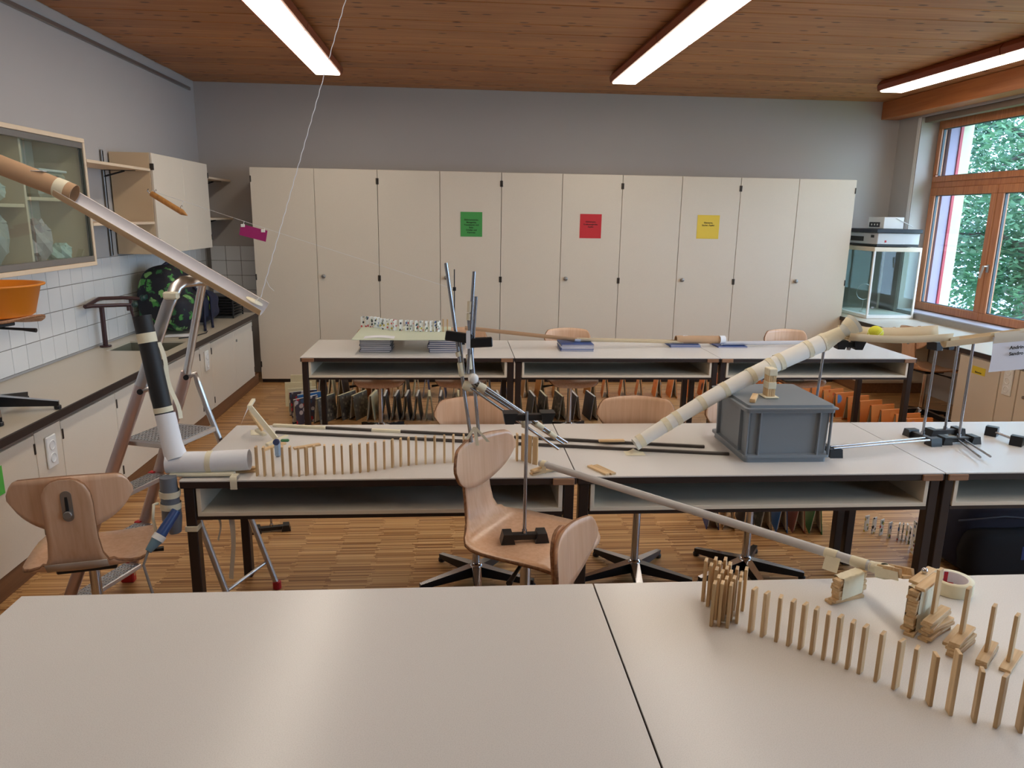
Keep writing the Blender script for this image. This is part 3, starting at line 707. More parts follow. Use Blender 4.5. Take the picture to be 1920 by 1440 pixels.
# overhead projector on the case, with a small white device on top
t = thing('overhead_projector', 'white and black overhead projector on top of the display case', 'projector', (4.6, 7.75, 1.49))
MB().box((4.605, 7.76, 1.507), (.46, .60, .022), .004).build('foot_plate', black, t)
b = MB().box((4.61, 7.765, 1.577), (.46, .60, .118), .006).build('body', mat('projector_grey', (206, 208, 212), .45, var=.02), t)
MB().box((4.605, 7.765, 1.657), (.50, .64, .04), .004).build('stage', mat('projector_black', (34, 36, 46), .4), t)
m = MB().box((4.3785, 7.86, 1.57), (.004, .26, .05), .001); m.build('control_panel', black, t); MB().box((4.3785, 7.56, 1.60), (.004, .06, .028), .001).build('switch', black, t)
MB().box((4.47, 7.4635, 1.55), (.02, .003, .022), .001).build('badge', redp, t)
t = thing('small_device', 'small white device with a row of black sockets on the projector', 'device', (4.6, 7.7, 1.677))
MB().box((4.60, 7.72, 1.738), (.22, .30, .12), .004).build('case', whitep, t); MB().box((4.488, 7.74, 1.72), (.004, .2, .05), .001).build('socket_strip', black, t)
for i in range(3): MB().box((4.4855, 7.68+.055*i, 1.72), (.003, .022, .018), .001).build('socket', whitep, t)
MB().tube([(4.62, 7.568, 1.79), (4.72, 7.55, 1.74), (4.80, 7.545, 1.70)], .0035, 6).build('cord', whitep, t)

# ================================================================== tables
TW, TD, TZ = 1.5183, .7514, .75
chip = wood('corner_wood', (140, 100, 72), (170, 128, 96), 0, 40, .6, .1)
def table(x0, y0, label, group, corners=()):
    """x0, y0: front corner nearest the sink wall; open book shelf faces -y"""
    t = thing('school_table', label, 'table', (x0+TW/2, y0+TD/2, 0), group=group)
    w = TW-.005; xc = x0+TW/2; yc = y0+TD/2
    m = MB().box((xc, yc, TZ-.0025), (w, TD, .005)); m.build('tabletop', laminate, t)
    MB().box((xc, yc, TZ-.0185), (w, TD, .027), .0015).build('edge_band', edge, t)
    for sx in (0, 1):
        for sy in (0, 1):
            MB().box((x0+.03+sx*(TW-.06), y0+.035+sy*(TD-.09), .358), (.04, .045, .716), .003).build('leg', legm, t)
    for sx in (0, 1): MB().box((x0+.03+sx*(TW-.06), yc-.01, .70), (.03, TD-.18, .03)).build('side_rail', legm, t)
    bx0, bx1, bd = x0+.056, x0+TW-.056, .48
    MB().box((xc, y0+.012+bd/2, .6085), (bx1-bx0, bd, .016), .001).build('shelf_floor', melamine_in, t)
    for xx in (bx0+.008, bx1-.008): MB().box((xx, y0+.012+bd/2, .666), (.016, bd, .098), .001).build('shelf_side', melamine_in, t)
    MB().box((xc, y0+.012+bd-.006, .666), (bx1-bx0-.034, .010, .098)).build('shelf_back', melamine_in, t)
    m = MB().box((xc, y0+.03, .592), (bx1-bx0+.01, .03, .014)); m.build('front_rail', legm, t)
    for cx in corners:
        c = MB().box((x0+.055 if cx == 0 else x0+TW-.055, y0-.001, TZ-.019), (.085, .012, .026), .002).build('corner_patch', chip, t)
    return t
r1 = ('front row of tables', 'middle row of tables', 'back row of tables')
table(.3814-TW, 1.839-TD, 'empty front table with a plain pale top', r1[0])
table(.3814, 1.839-TD, 'front table carrying the curved row of standing wooden blocks', r1[0])
table(-1.0406, 2.6936, 'middle-row table with the straight domino row of blocks', r1[1], (1,))
table(-1.0406+TW, 2.6936, 'middle-row table under the grey crate', r1[1], (1,))
table(-1.0406+2*TW, 2.6936, 'middle-row table with the black rod stands', r1[1], (0,))
table(-1.0936, 5.1656, 'back-row table with the board of picture cards on books', r1[2], (0, 1))
table(-1.0936+TW, 5.1656, 'back-row table with two blue book stacks under a cardboard gutter', r1[2], (1,))
table(-1.0936+2*TW, 5.1656, 'back-row table at the window end of its row', r1[2], (0, 1))

# ================================================================== chairs
PROF = [(.212, -.030, .150), (.208, -.016, .172), (.195, -.004, .186), (.165, .004, .197), (.10, .006, .205), (.03, .003, .208), (-.05, .0, .208), (-.10, .001, .203), (-.135, .006, .188), (-.158, .015, .160), (-.176, .030, .126), (-.192, .055, .100), (-.204, .09, .086), (-.214, .15, .079), (-.222, .22, .078), (-.229, .29, .078), (-.234, .33, .074), (-.2375, .36, .060), (-.2395, .378, .040), (-.2405, .385, .018)]
def _shell(u, v):
    q = u*(len(PROF)-1); i = min(int(q), len(PROF)-2); f = q-i
    a, b = PROF[i], PROF[i+1]; y, z, w = (a[k]*(1-f)+b[k]*f for k in range(3)); s = 2*v-1
    dish = .012*s*s if z < .05 else .0
    return (s*w, y, z+dish)
def _pad(u, v):
    s = (2*u-1); a = abs(s)
    zt = .388-.018*a**2-.05*max(0, (a-.78)/.22)**2.2; zb = .388-.055-.155*math.sqrt(max(0, 1-a**1.8))
    zb = min(zb, zt-.02); z = zb+(zt-zb)*v
    return (.195*s, -.213+.042*s*s-(z-.30)*.06+.0, z)
def _thick(o, th):
    md = o.modifiers.new('thickness', 'SOLIDIFY'); md.thickness = th; md.offset = 0; md.material_offset_rim = 1; md.use_rim = True
def make_chair(seat, spin, label='', group=None, lever=True, bh=1.0):
    K = lambda p: (p[0], p[1], (p[2] if p[2] < .06 else .06+(p[2]-.06)*bh)+seat)
    t = thing('school_chair', label, 'chair', group=group)
    m = MB().grid(lambda u, v: K(_shell(u, v)), 38, 10); s = m.build('seat_shell', [beech, plyedge], t, False); _thick(s, .012)
    m = MB().grid(lambda u, v: K(_pad(u, v)), 28, 8); b = m.build('backrest', [beech, plyedge], t, False); _thick(b, .011)
    # slotted metal plate for the height of the backrest
    pl = MB(); n = 10; poly = [(.017*math.cos(PI*i/n), .04+.017*math.sin(PI*i/n)) for i in range(n+1)]+[(-.017*math.cos(PI*i/n), -.04-.017*math.sin(PI*i/n)) for i in range(n+1)]
    Mp = Matrix.Translation((0, -.2365, seat+.285)) @ Matrix.Rotation(R(90+4), 4, 'X'); pl.prism(poly, .003, M=Mp); p_ = pl.build('slot_plate', greym, t, False)
    MB().box((0, -.2405, seat+.290), (.010, .003, .062), .001).build('slot', blk, p_, False)
    MB().cyl((0, 0, 0), .014, .012, 14, M=Matrix.Translation((0, -.243, seat+.255)) @ Matrix.Rotation(PI/2, 4, 'X'), b=.002).build('adjusting_screw', greym, p_, False)
    m = MB().box((0, .0, seat-.020), (.2, .2, .018), .004); m.build('mount_plate', black, t, False)
    MB().tube([(0, 0, .06), (0, 0, seat-.03)], .0195, 16).build('column', chrome, t, False)
    if lever: MB().tube([(.04, .03, seat-.034), (.17, .06, seat-.04), (.235, .075, seat-.045)], [.006, .007, .011], 8).build('lever', black, t, False)
    h = MB(); h.lathe([(.0001, .10), (.024, .10), (.034, .085), (.036, .055), (.028, .03), (.0001, .03)], 20); h.build('hub', chrome, t, False)
    for i in range(5):
        a = spin+2*PI*i/5; c, s_ = math.cos(a), math.sin(a); q = MB()
        def P(r, w, z): return [Vector((c*r-s_*w*sg, s_*r+c*w*sg, z)) for sg in (-1, 1)]
        r0, r1_ = .028, .285; vs = P(r0, .022, .088)+P(r0, .020, .035)+P(r1_, .012, .042)+P(r1_, .010, .016)
        q.add(vs, [(0, 1, 5, 4)][0:1], 0); q.add(vs, [(2, 6, 7, 3), (0, 4, 6, 2), (1, 3, 7, 5), (4, 5, 7, 6)], 1)
        L = q.build('star_leg', [chrome, mat('dark_leg_side', (46, 46, 50), .35, .6)], t, False)
        MB().cyl((c*.278, s_*.278, .010), .017, .020, 12, b=.003).build('glide', black, L, False)
    return t
P0 = make_chair(.46, .3, lever=True)
def chair(loc, rz, label, group=None, src=None, first=[True]):
    if src is None and first[0]: c = P0; first[0] = False
    else: c = copy_tree(src or P0)
    place(c, loc, rz); tag(c, label, 'chair', group); return c
chair((-1.385, 2.70, 0), R(13), 'wooden chair with taped stem standing beside the stepladder', None)
tp = MB().box((0, -.172, .493), (.275, .004, .034), .001)
c0 = P0
m = MB()
for s in (-1, 1): pass
o = MB().grid(lambda u, v: (.098*(2*u-1), -.196-.022*v, .46+.030+.036*v), 4, 2).build('tape', mat('brown_tape', (188, 172, 156), .4), c0, False); _thick(o, .002)
grp = 'chairs on the far side of the middle row'; P2 = make_chair(.49, .3)
h1, h2, h3 = atz(893, 1061, .08), atz(1191, 1058, .08), atz(1405, 1058, .08)
place(P2, (h1.x, h1.y, 0), PI+R(3)); tag(P2, 'wooden chair tucked under the middle table that holds the domino row', 'chair', grp)
chair((h2.x, h2.y+.022, 0), PI-R(4), 'wooden chair tucked under the grey crate table behind the lower end of the paper tube', grp, P2)
chair((h3.x, h3.y+.055, 0), PI+R(4), 'wooden chair hidden behind the grey crate, only its star base in sight', grp, P2)
grp = 'chairs on the far side of the back row'
for x, y, a, lab in ((-.60, 5.77, 3, 'wooden chair under the back table behind the card board'), (.05, 5.77, -4, 'wooden chair under the back table behind the steel rods'), (.93, 5.77, 2, 'wooden chair behind the back table with its top showing above the cardboard gutter'), (2.80, 5.77, 4, 'wooden chair under the window-end back table with sheets lying on its seat')):
    chair((x, y, 0), PI+R(a), lab, grp, P0)
chair((4.255, 6.2, 0), R(-82), 'wooden chair pushed under the window worktop', None, P0)
for c in [o for o in col.objects if o.name.startswith('school_chair') and o is not P0]:
    for ch in list(c.children):
        if ch.name.startswith('tape'): bpy.data.objects.remove(ch)
PH = make_chair(.612, .1, bh=.89); tag(PH, 'raised wooden chair with steel rods taped to its backrest'); CHA = (.252, 2.425, 0); CHA_R = R(-36-90); place(PH, CHA, CHA_R)
PB = make_chair(.405, .9); tag(PB, 'wooden chair in front of the middle row, turned towards the windows'); place(PB, (.535, 2.015, 0), R(-28-90))
PK = make_chair(.46, .55); tag(PK, 'wooden chair standing on the sink worktop under the orange basin'); place(PK, (-2.29, 3.70, KZ+.001), R(-14))
# papers lying on one back-row chair
for i, (dx, rgb) in enumerate((((0), (120, 130, 140)), ((.16), (226, 228, 234)))):
    o = MB().box((2.72+dx, 5.66, .489+.006*i), (.16, .2, .006), .001).build('magazine', mat('magazine_%d' % i, rgb, .4)); rebase(o, (2.72+dx, 5.66, .486+.006*i))
    tag(o, ('grey' if i == 0 else 'white')+' thin booklet lying on a chair seat of the back row', 'booklet')

# orange basin on the chair on the worktop
bz = KZ+.481
o = MB().lathe([(.0001, 0), (.165, 0), (.18, .01), (.215, .144), (.235, .149), (.236, .157), (.212, .157), (.175, .016), (.0001, .012)], 40, (-2.255, 3.745, bz)).build('orange_basin', orangep); rebase(o, (-2.255, 3.745, bz)); tag(o, 'round orange plastic basin standing on the chair on the worktop', 'basin')

# ================================================================== stepladder
t = thing('stepladder', 'folding aluminium stepladder with red feet beside the middle row', 'ladder', (-1.3, 3.1, 0))
Nf, Ff = Vector((-1.69, 2.98, .0)), Vector((-1.57, 3.35, .0))
Nj, Fj = Vector((-1.272, 3.00, 1.045)), Vector((-1.185, 3.27, 1.045))
Nt, Ft = Vector((-1.135, 3.02, 1.40)), Vector((-1.085, 3.225, 1.40))
def oval(pts, w, h, mats, name, parent, up=(0, 1, 0)):
    m = MB(); pts = [Vector(p) for p in pts]; n = 12; rings = []; 
    t0 = (pts[1]-pts[0]).normalized(); x = Vector(up)
    for i, p in enumerate(pts):
        tt = (pts[min(i+1, len(pts)-1)]-pts[max(i-1, 0)]).normalized(); x = (x-tt*x.dot(tt)).normalized(); y = tt.cross(x)
        for j in range(n):
            a = 2*PI*j/n; ca, sa = math.cos(a), math.sin(a)
            rings.append(p+x*(w/2*math.copysign(abs(ca)**.6, ca))+y*(h/2*math.copysign(abs(sa)**.6, sa)))
    m.add(rings, [[k*n+j, k*n+(j+1) % n, (k+1)*n+(j+1) % n, (k+1)*n+j] for k in range(len(pts)-1) for j in range(n)], 0, True)
    m.add(rings[:n], [list(range(n))[::-1]]); m.add(rings[-n:], [list(range(n))])
    return m.build(name, mats, parent)
oval([Nf+Vector((.008, 0, .03)), Nj], .024, .05, alu_reflect, 'rail', t); oval([Ff+Vector((.008, 0, .03)), Fj], .024, .05, alu_reflect, 'rail', t)
hp = [Nj]+[Nj.lerp(Nt, k) for k in (.5, .92)]+[Nt+Vector((.02, .02, .045)), Nt+Vector((.035, .05, .062)), Ft+Vector((.035, -.05, .062)), Ft+Vector((.02, -.02, .045))]+[Fj.lerp(Ft, k) for k in (.92, .5)]+[Fj]
oval(hp, .026, .05, alu, 'hoop', t)
for f in (Nf, Ff): MB().box(f+Vector((.004, 0, .03)), (.062, .034, .058), .005).build('foot', redp, t)
Nb, Fb = Vector((-.955, 2.965, 0)), Vector((-.845, 3.25, 0))
for J, B in ((Nj, Nb), (Fj, Fb)):
    e = J+Vector((.0, .0, -.02)); e2 = B.lerp(J+Vector((.045, 0, -.06)), 1)
    MB().tube([e, e+Vector((.035, 0, .012)), e2+Vector((.0, 0, .012)), e2.lerp(B, .1), B+Vector((0, 0, .02))], .0135, 12).build('rear_leg', alu, t)
    MB().cyl(B+Vector((0, 0, .02)), .02, .04, 14, b=.004).build('foot', redp, t)
    MB().cyl((0, 0, 0), .012, .036, 10, M=Matrix.Translation(e) @ Matrix.Rotation(PI/2, 4, 'X')).build('pivot', black, t)
MB().tube([Nb.lerp(Nj, .13), Fb.lerp(Fj, .13)], .008, 8).build('brace', alu, t)
ribm = mat('ribbed_aluminium', (190, 188, 188), .4, .9, .05)
def tread(z, depth, fwd):
    k = z/1.045; a, b = Nf.lerp(Nj, k), Ff.lerp(Fj, k); d = (b-a); L = d.length; ang = math.atan2(d.y, d.x)
    M = Matrix.Translation((a+b)/2+Vector((fwd, -fwd*.2, 0))) @ Matrix.Rotation(ang, 4, 'Z')
    m = MB().box((0, 0, 0), (L-.03, depth, .022), .003, 0, M); s = m.build('tread', alu, t)
    r = MB(); n = int(depth/.016); q = int((L-.06)/.022)
    for i in range(q):
        for j in range(n): r.box(((i-(q-1)/2)*.022, (j-(n-1)/2)*.016, .0125), (.013, .007, .003), 0, 0, M)
    r.build('grip_ribs', ribm, s)['kind'] = 'stuff'
    for sg in (-1, 1): MB().box((sg*(L/2-.016), depth/2-.008, .002), (.028, .03, .026), .003, 0, M).build('end_cap', redp, s)
tread(.80, .25, .10); tread(.56, .085, .015); tread(.31, .085, .015); tread(.10, .085, .015)
# tape on the hoop
o = MB().box(Nt+Vector((.005, .0, .012)), (.058, .032, .03), .006).build('tape', tape, t)

# ================================================================== gutter run hanging over the stepladder
G1, G0_ = aty(497, 576, 3.10), aty(112, 352, 3.10)
gd = (G1-G0_).normalized()
t = thing('plastic_gutter', 'grey half-round gutter resting on the stepladder hoop', 'gutter', G1)
def trough(mb, p, q, r, th, n=14, spread=PI, mi=0, roll=0):
    """half tube open to the top"""
    p, q = Vector(p), Vector(q); z = (q-p).normalized(); x = Vector((0, 0, 1)).cross(z).normalized(); y = z.cross(x)
    vs = []; k = 7
    for rr in (r, r-th):
        for i in range(k+1):
            c = p.lerp(q, i/k)
            for j in range(n+1):
                a = -PI/2-spread/2+spread*j/n+roll; vs.append(c+x*math.cos(a)*rr+y*math.sin(a)*rr)
    w = n+1; off = (k+1)*w; f1 = []; f2 = []; f3 = []
    for i in range(k):
        for j in range(n):
            a = i*w+j; f1.append((a, a+w, a+w+1, a+1)); f2.append((off+a, off+a+1, off+a+w+1, off+a+w))
        for j in (0, n): f3.append((i*w+j, off+i*w+j, off+(i+1)*w+j, (i+1)*w+j))
    for i in (0, k):
        for j in range(n): a = i*w+j; f3.append((a, a+1, off+a+1, off+a))
    mb.add(vs, f1+f2, mi, True); mb.add(vs, f3, mi); return mb
GR = R(19)
gut_out = mat('gutter_outside', (206, 178, 140), .5, var=.05)
trough(MB(), G0_, G1, .040, .0022, 16, PI*1.05, roll=GR).build('channel', pvc, t)
trough(MB(), G0_, G1, .0418, .0012, 16, PI*1.04, roll=GR).build('card_backing', gut_out, t)
o = MB().lathe([(.0, 0), (.036, .001), (.036, .004), (.0, .005)], 24, M=Matrix.Translation(G1-gd*.05+Vector((0, 0, -.004))) @ Matrix.Rotation(R(30), 4, 'Y')).build('stop_disc', tape, t)
T0 = aty(-130, 258, 3.10); T1 = aty(140, 364, 3.10)
t2 = thing('cardboard_tube', 'brown cardboard tube feeding into the grey gutter above the sink side', 'tube', T1)
MB().tube([T0, T1], .0375, 28, inner=.003).build('tube', cardb, t2)
tdv = (T1-T0).normalized(); MB().tube([T1-tdv*.07, T1-tdv*.03], .039, 20, inner=.001, jit=.015).build('tape', tape, t2)
MB().box(T1-tdv*.13+Vector((.0, -.012, .0365)), (.05, .03, .002), .0005, 0).build('tape', papr, t2)
# string that holds the gutter
S0 = aty(489, 557, 3.09); S1 = aty(648, 0, 3.09); S1 = S0+(S1-S0)*((ZC-.001-S0.z)/(S1.z-S0.z))
t = thing('string', 'twisted white string holding the gutter from the ceiling', 'string', S0)
tw = []
for i in range(161):
    f = i/160; p = S0.lerp(S1, f); a = i*1.3; tw.append(p+Vector((math.cos(a), math.sin(a), 0))*.0012)
MB().tube(tw, .0016, 5).build('cord', papr, t); MB().tube([S0+(S1-S0)*.004, S0, G1-gd*.05+Vector((0, 0, -.004))], .0016, 5).build('knot', papr, t); sd = S0.lerp(S1, .045)
MB().tube([sd, sd+Vector((.012, 0, -.03)), sd+Vector((.03, 0, -.048))], .0009, 5).build('loose_end', papr, t)
# line with the wooden stake and purple strip
L0 = aty(852, 542, 5.72); L1 = aty(285, 358, 5.95)
t = thing('cable_line', 'thin thread stretched from the rod stand towards the wall cabinet', 'thread', L0)
MB().tube([L0, L0.lerp(L1, .5)+Vector((0, 0, -.006)), L1], .0011, 5).build('thread', papr, t)
pa, pb = aty(284, 360, 5.93)+Vector((0, 0, -.012)), aty(351, 401, 5.86)+Vector((0, 0, -.012))
t = thing('wooden_stake', 'short pointed wooden stake hanging on the thread by screw eyes', 'stake', (pa+pb)/2)
stk = wood('honey_wood', (188, 128, 66), (212, 154, 88), 2, 60, .45, 0)
MB().tube([pa, pa.lerp(pb, .86), pb], [.0215, .0215, .003], 14).build('shaft', stk, t)
for f in (.10, .82):
    q = pa.lerp(pb, f); MB().tube([q+Vector((0, 0, .018)), q+Vector((0, 0, .036)), q+Vector((.01, 0, .046)), q+Vector((.014, 0, .036))], .0022, 6).build('screw_eye', steel, t)
    s_ = (q.x-L0.x)/(L1.x-L0.x); MB().tube([q+Vector((.008, 0, .044)), L0.lerp(L1, s_)+Vector((.006, 0, -.012*min(s_, 1-s_)))], .0011, 5).build('loop', papr, t)
MB().tube([pa+Vector((-.012, 0, .0)), pa+Vector((-.03, 0, .02)), pa+Vector((-.02, 0, .035))], .004, 6).build('hook', steel, t)
pc, pd = aty(450, 430, 5.84), aty(500, 443, 5.80); dv = (pd-pc).normalized()
t = thing('paper_strip', 'purple paper strip clipped to the thread', 'paper', (pc+pd)/2)
MB().bar(pc, pd, .001, .085, up=(0, 0, 1)).build('strip', mat('purple_paper', (168, 38, 116), .6), t)
for f in (.12, .88):
    q = pc.lerp(pd, f)+Vector((0, 0, .036)); s_ = (q.x-L0.x)/(L1.x-L0.x); MB().tube([q, L0.lerp(L1, s_)+Vector((0, 0, -.012*min(s_, 1-s_)))], .0011, 5).build('loop', papr, t)
    MB().box(pc.lerp(pd, f)+Vector((0, -.004, .034)), (.030, .005, .022), .002).build('clip', whitep, t)

# ================================================================== black tube, paper elbow and blower at the table corner
e0, e1, e2_ = aty(266, 592, 2.84), aty(311, 790, 2.80), aty(332, 868, 2.76); e3 = aty(468, 862, 2.77)
e2b = Vector((e2_.x, e2_.y, .80))
t = thing('black_tube', 'black plastic tube taped upright to the stepladder rail', 'tube', e1)
MB().tube([e0, e1], .0335, 24, inner=.003).build('tube', blacktube, t)
dv = (e1-e0).normalized(); L = (e1-e0).length
for f0, f1 in ((.16, .25), (.86, .91)): MB().tube([e0+dv*L*f0, e0+dv*L*f1], .0348, 22, inner=.001, jit=.012).build('tape', tape, t)
m = MB(); q = e0+dv*L*.2
o = MB().grid(lambda u, v: q+Vector((.034+.011*v+.006*math.sin(u*9)+.055*u, .0+.012*v, -.02-.30*u)), 12, 3).build('tape', tape, t)
t = thing('paper_elbow', 'white paper elbow leading from the black tube to the domino row', 'tube', Vector((e2b.x, e2b.y, TZ)))
el = [e1+Vector((0, 0, .03)), e1.lerp(e2b, .55), Vector((e2b.x+.0, e2b.y, .815)), Vector((e2b.x+.03, e2b.y, .80)), e2b.lerp(Vector((e3.x, e3.y, .80)), .45), Vector((e3.x, e3.y, .807))]
MB().tube(el[:3], [.0365, .038, .042], 24, inner=.0015).build('upright', papr, t)
MB().tube([Vector((e2b.x-.035, e2b.y, .80)), el[4], el[5]], [.042, .042, .040], 24, inner=.0015).build('spout', papr, t)
MB().tube([el[4]-Vector((.008, 0, 0)), el[4]+Vector((.012, 0, 0))], .0432, 20, inner=.001, jit=.01).build('tape', tape, t)
MB().box((e2b.x+.10, e2b.y-.025, .7625), (.24, .03, .012), .003).build('tape', tape, t)
MB().grid(lambda u, v: (e3.x-.055+.026*v, 2.6905-.0015-.0*u, .79-.075*u) if u > .5 else (e3.x-.055+.026*v, 2.73-.08*u, .765+.0-.0*u), 6, 2).build('tape', tape, t)
# blower below
t = thing('hair_dryer', 'grey and blue blower taped to the table leg under the paper elbow', 'blower', (-1.06, 2.70, .50))
gp = mat('blower_grey', (112, 118, 128), .4, var=.05)
MB().tube([(-1.080, 2.70, .765), (-1.079, 2.70, .68), (-1.078, 2.70, .60), (-1.07, 2.70, .54)], [.030, .033, .036, .022], 20).build('nozzle', gp, t)
MB().tube([(-1.045, 2.66, .645), (-1.065, 2.63, .61), (-1.085, 2.60, .575)], [.017, .019, .02], 16).build('handle', bluep, t)
MB().tube([(-1.085, 2.60, .575), (-1.095, 2.588, .56)], .0235, 18).build('collar', whitep, t)
MB().tube([(-1.095, 2.588, .56), (-1.118, 2.56, .53)], [.021, .012], 16).build('end_cap', tealp, t)
MB().tube([(-1.118, 2.56, .53), (-1.135, 2.55, .48), (-1.11, 2.55, .35), (-1.075, 2.56, .20), (-1.07, 2.56, .04), (-1.05, 2.5, .008), (-.95, 2.35, .006)], .0048, 8).build('cable', mat('grey_cable', (150, 148, 146), .5), t)
for z in (.70, .652): MB().tube([(-1.079, 2.70, z-.012), (-1.078, 2.70, z+.012)], .0375, 18, inner=.001, jit=.03).build('tape', tape, t)
MB().tube([(-1.12, 2.685, .665), (-1.125, 2.66, .67), (-1.128, 2.65, .62), (-1.12, 2.65, .56)], .006, 6).build('tape', tape, t)
MB().box((-1.012, 2.727, .55), (.047, .052, .022), .002).build('tape', tape, t)

# ================================================================== wooden blocks
BL, BW_, BT = .117, .0234, .0078
bm = MB().box((0, 0, BL/2), (BT, BW_, BL), .0008).mesh('wooden_block', kapla)
def block(loc, rz=0, label='', group=None, tilt=(0, 0), scale=1):
    o = bpy.data.objects.new('wooden_block', bm); col.objects.link(o); o.location = loc; o.rotation_euler = (tilt[0], tilt[1], rz)
    if scale != 1: o.scale = (1, 1, scale)
    return tag(o, label, 'block', group)
fm = MB().box((0, 0, BT/2), (BL, BW_, BT), .0008); fm.v = fm.v
kx = wood('pine_block_flat', (218, 180, 130), (240, 210, 164), 0, 110, .55, .2)
flat_me = fm.mesh('wooden_block', kx)
def flat(loc, rz=0, label='', group=None, tilt=(0, 0)):
    o = bpy.data.objects.new('wooden_block', flat_me); col.objects.link(o); o.location = loc; o.rotation_euler = (tilt[0], tilt[1], rz)
    return tag(o, label, 'block', group)
# domino row on the middle table
ra = random.Random(5)
row = [(5, 1185), (55, 1187), (112, 1187), (178, 1185), (230, 1185), (285, 1187), (337, 1182), (390, 1178), (460, 1173), (520, 1172), (574, 1172), (635, 1168), (693, 1163), (748, 1157), (798, 1150), (856, 1140), (910, 1130), (965, 1122), (1018, 1115), (1068, 1110), (1130, 1105), (1192, 1102), (1256, 1098), (1316, 1095), (1385, 1092)]
for a, b in row:
    p = atz(480+a/3.556, 560+b/3.556); block((p.x, p.y+.012, TZ), R(ra.uniform(-9, 9)), 'pale wooden block standing in the straight domino row on the middle table', 'domino row on the middle table')
for a, b, rz in ((1740, 1085, 4), (1783, 1088, 30), (1826, 1100, 24), (1862, 1112, 55)):
    p = atz(480+a/3.556, 560+b/3.556); block((p.x, p.y+.012, TZ), R(rz), 'pale wooden block at the turned end of the domino row beside the steel pipe', 'turned end of the domino row')
# curved row on the front table
Zm = lambda a, b, z=TZ: atz(1280+a/3, 960+b/3, z)
crow = [(392, 683), (461, 708), (537, 733), (608, 758), (674, 778), (737, 806), (803, 835), (870, 855), (940, 888), (1010, 916), (1105, 960), (1210, 1005), (1295, 1050), (1400, 1093), (1510, 1142), (1655, 1187), (1785, 1222), (1910, 1245)]
cp = [Zm(*q) for q in crow]
for i, p in enumerate(cp):
    d = cp[min(i+1, len(cp)-1)]-cp[max(i-1, 0)]; rz = math.atan2(d.y, d.x)+R(ra.uniform(-8, 8))
    if i == 13: rz += R(30)
    if i == 16: rz -= R(25)
    if i == 14: block((p.x, p.y+.008, TZ), rz+R(20), 'longest wooden block in the curved row on the front table', None, scale=1.22); continue
    block((p.x, p.y+.010, TZ), rz, 'wooden block standing in the curved domino row on the front table', 'curved domino row on the front table')
# tight group at the start of the curved row
cz = lambda a, b: atz(1300+a/8.467, 1030+b/8.467, TZ+BL)
tops = [(205, 160), (285, 235), (355, 140), (420, 205), (375, 300), (510, 145), (585, 220), (535, 285), (465, 345), (405, 425), (345, 520), (600, 350), (530, 445), (465, 520), (700, 290), (655, 440), (605, 545), (765, 380), (752, 480), (845, 300)]
gp_ = []
for a, b in tops:
    p = cz(a, b)
    for k in range(12):     # keep the blocks from standing in each other
        for q in gp_:
            dx, dy = p.x-q.x, p.y-q.y
            c_, s_ = math.cos(R(-28)), math.sin(R(-28)); lx = dx*c_+dy*s_; ly = -dx*s_+dy*c_
            if abs(lx) < .0088 and abs(ly) < .0244:
                if .0088-abs(lx) < .0244-abs(ly): sh_ = math.copysign(.0088-abs(lx), lx or 1); p.x += sh_*c_; p.y += sh_*s_
                else: sh_ = math.copysign(.0244-abs(ly), ly or 1); p.x -= sh_*s_; p.y += sh_*c_
    gp_.append(p)
    block((p.x, p.y, TZ), R(-28), 'wooden block standing in the tight cluster at the start of the curved row', 'tight cluster of standing blocks')
# towers of flat blocks, each with a standing block
Zt = lambda a, b, z: atz(1660+a/6.546, 1040+b/6.546, z)
def tower(na, nb, n, base, label_f, label_s, jit, seed):
    rd = random.Random(seed); top = TZ+n*BT
    p0, p1 = Zt(*na, top), Zt(*nb, top); ang = math.atan2(p1.y-p0.y, p1.x-p0.x); c = (p0+p1)/2
    for i in range(n):
        a = ang+R(rd.uniform(-jit, jit)) if i < n-2 else ang+R(rd.uniform(-2, 2)); dx = rd.uniform(-.006, .006) if jit > 6 and i < n-2 else 0
        for k in ((0,) if n > 5 else (-.0122, .0122) if i == 0 and n > 2 and False else (0,)):
            flat((c.x+dx, c.y+rd.uniform(-.003, .003), TZ+i*BT), a, label_f, label_f)
    b = Zt(*base, top); block((b.x, b.y+.006, top), ang+R(90), label_s, 'blocks standing on flat towers')
tower((505, 825), (757, 632), 7, (612, 722), 'flat wooden block in the tallest loose tower beside the tape roll', 'wooden block standing on the tallest loose tower', 9, 3)
tower((845, 1070), (1042, 870), 5, (960, 968), 'flat wooden block in the middling tower behind the longest standing block', 'wooden block standing on the middling tower', 5, 4)
tower((1180, 1318), (1345, 1060), 2, (1268, 1190), 'flat wooden block in the double layer behind the curved row', 'wooden block standing on the double layer of flat blocks', 3, 5)
tower((1470, 1405), (1640, 1175), 1, (1545, 1312), 'single flat wooden block lying under a standing block', 'wooden block standing on a single flat block', 1, 6)
p = Zt(750, 960, TZ+BT); q0, q1 = Zt(720, 1040, TZ+BT), Zt(880, 850, TZ+BT)
flat(((q0.x+q1.x)/2+.004, (q0.y+q1.y)/2-.012, TZ), math.atan2(q1.y-q0.y, q1.x-q0.x), 'flat wooden block lying beside the middling tower')
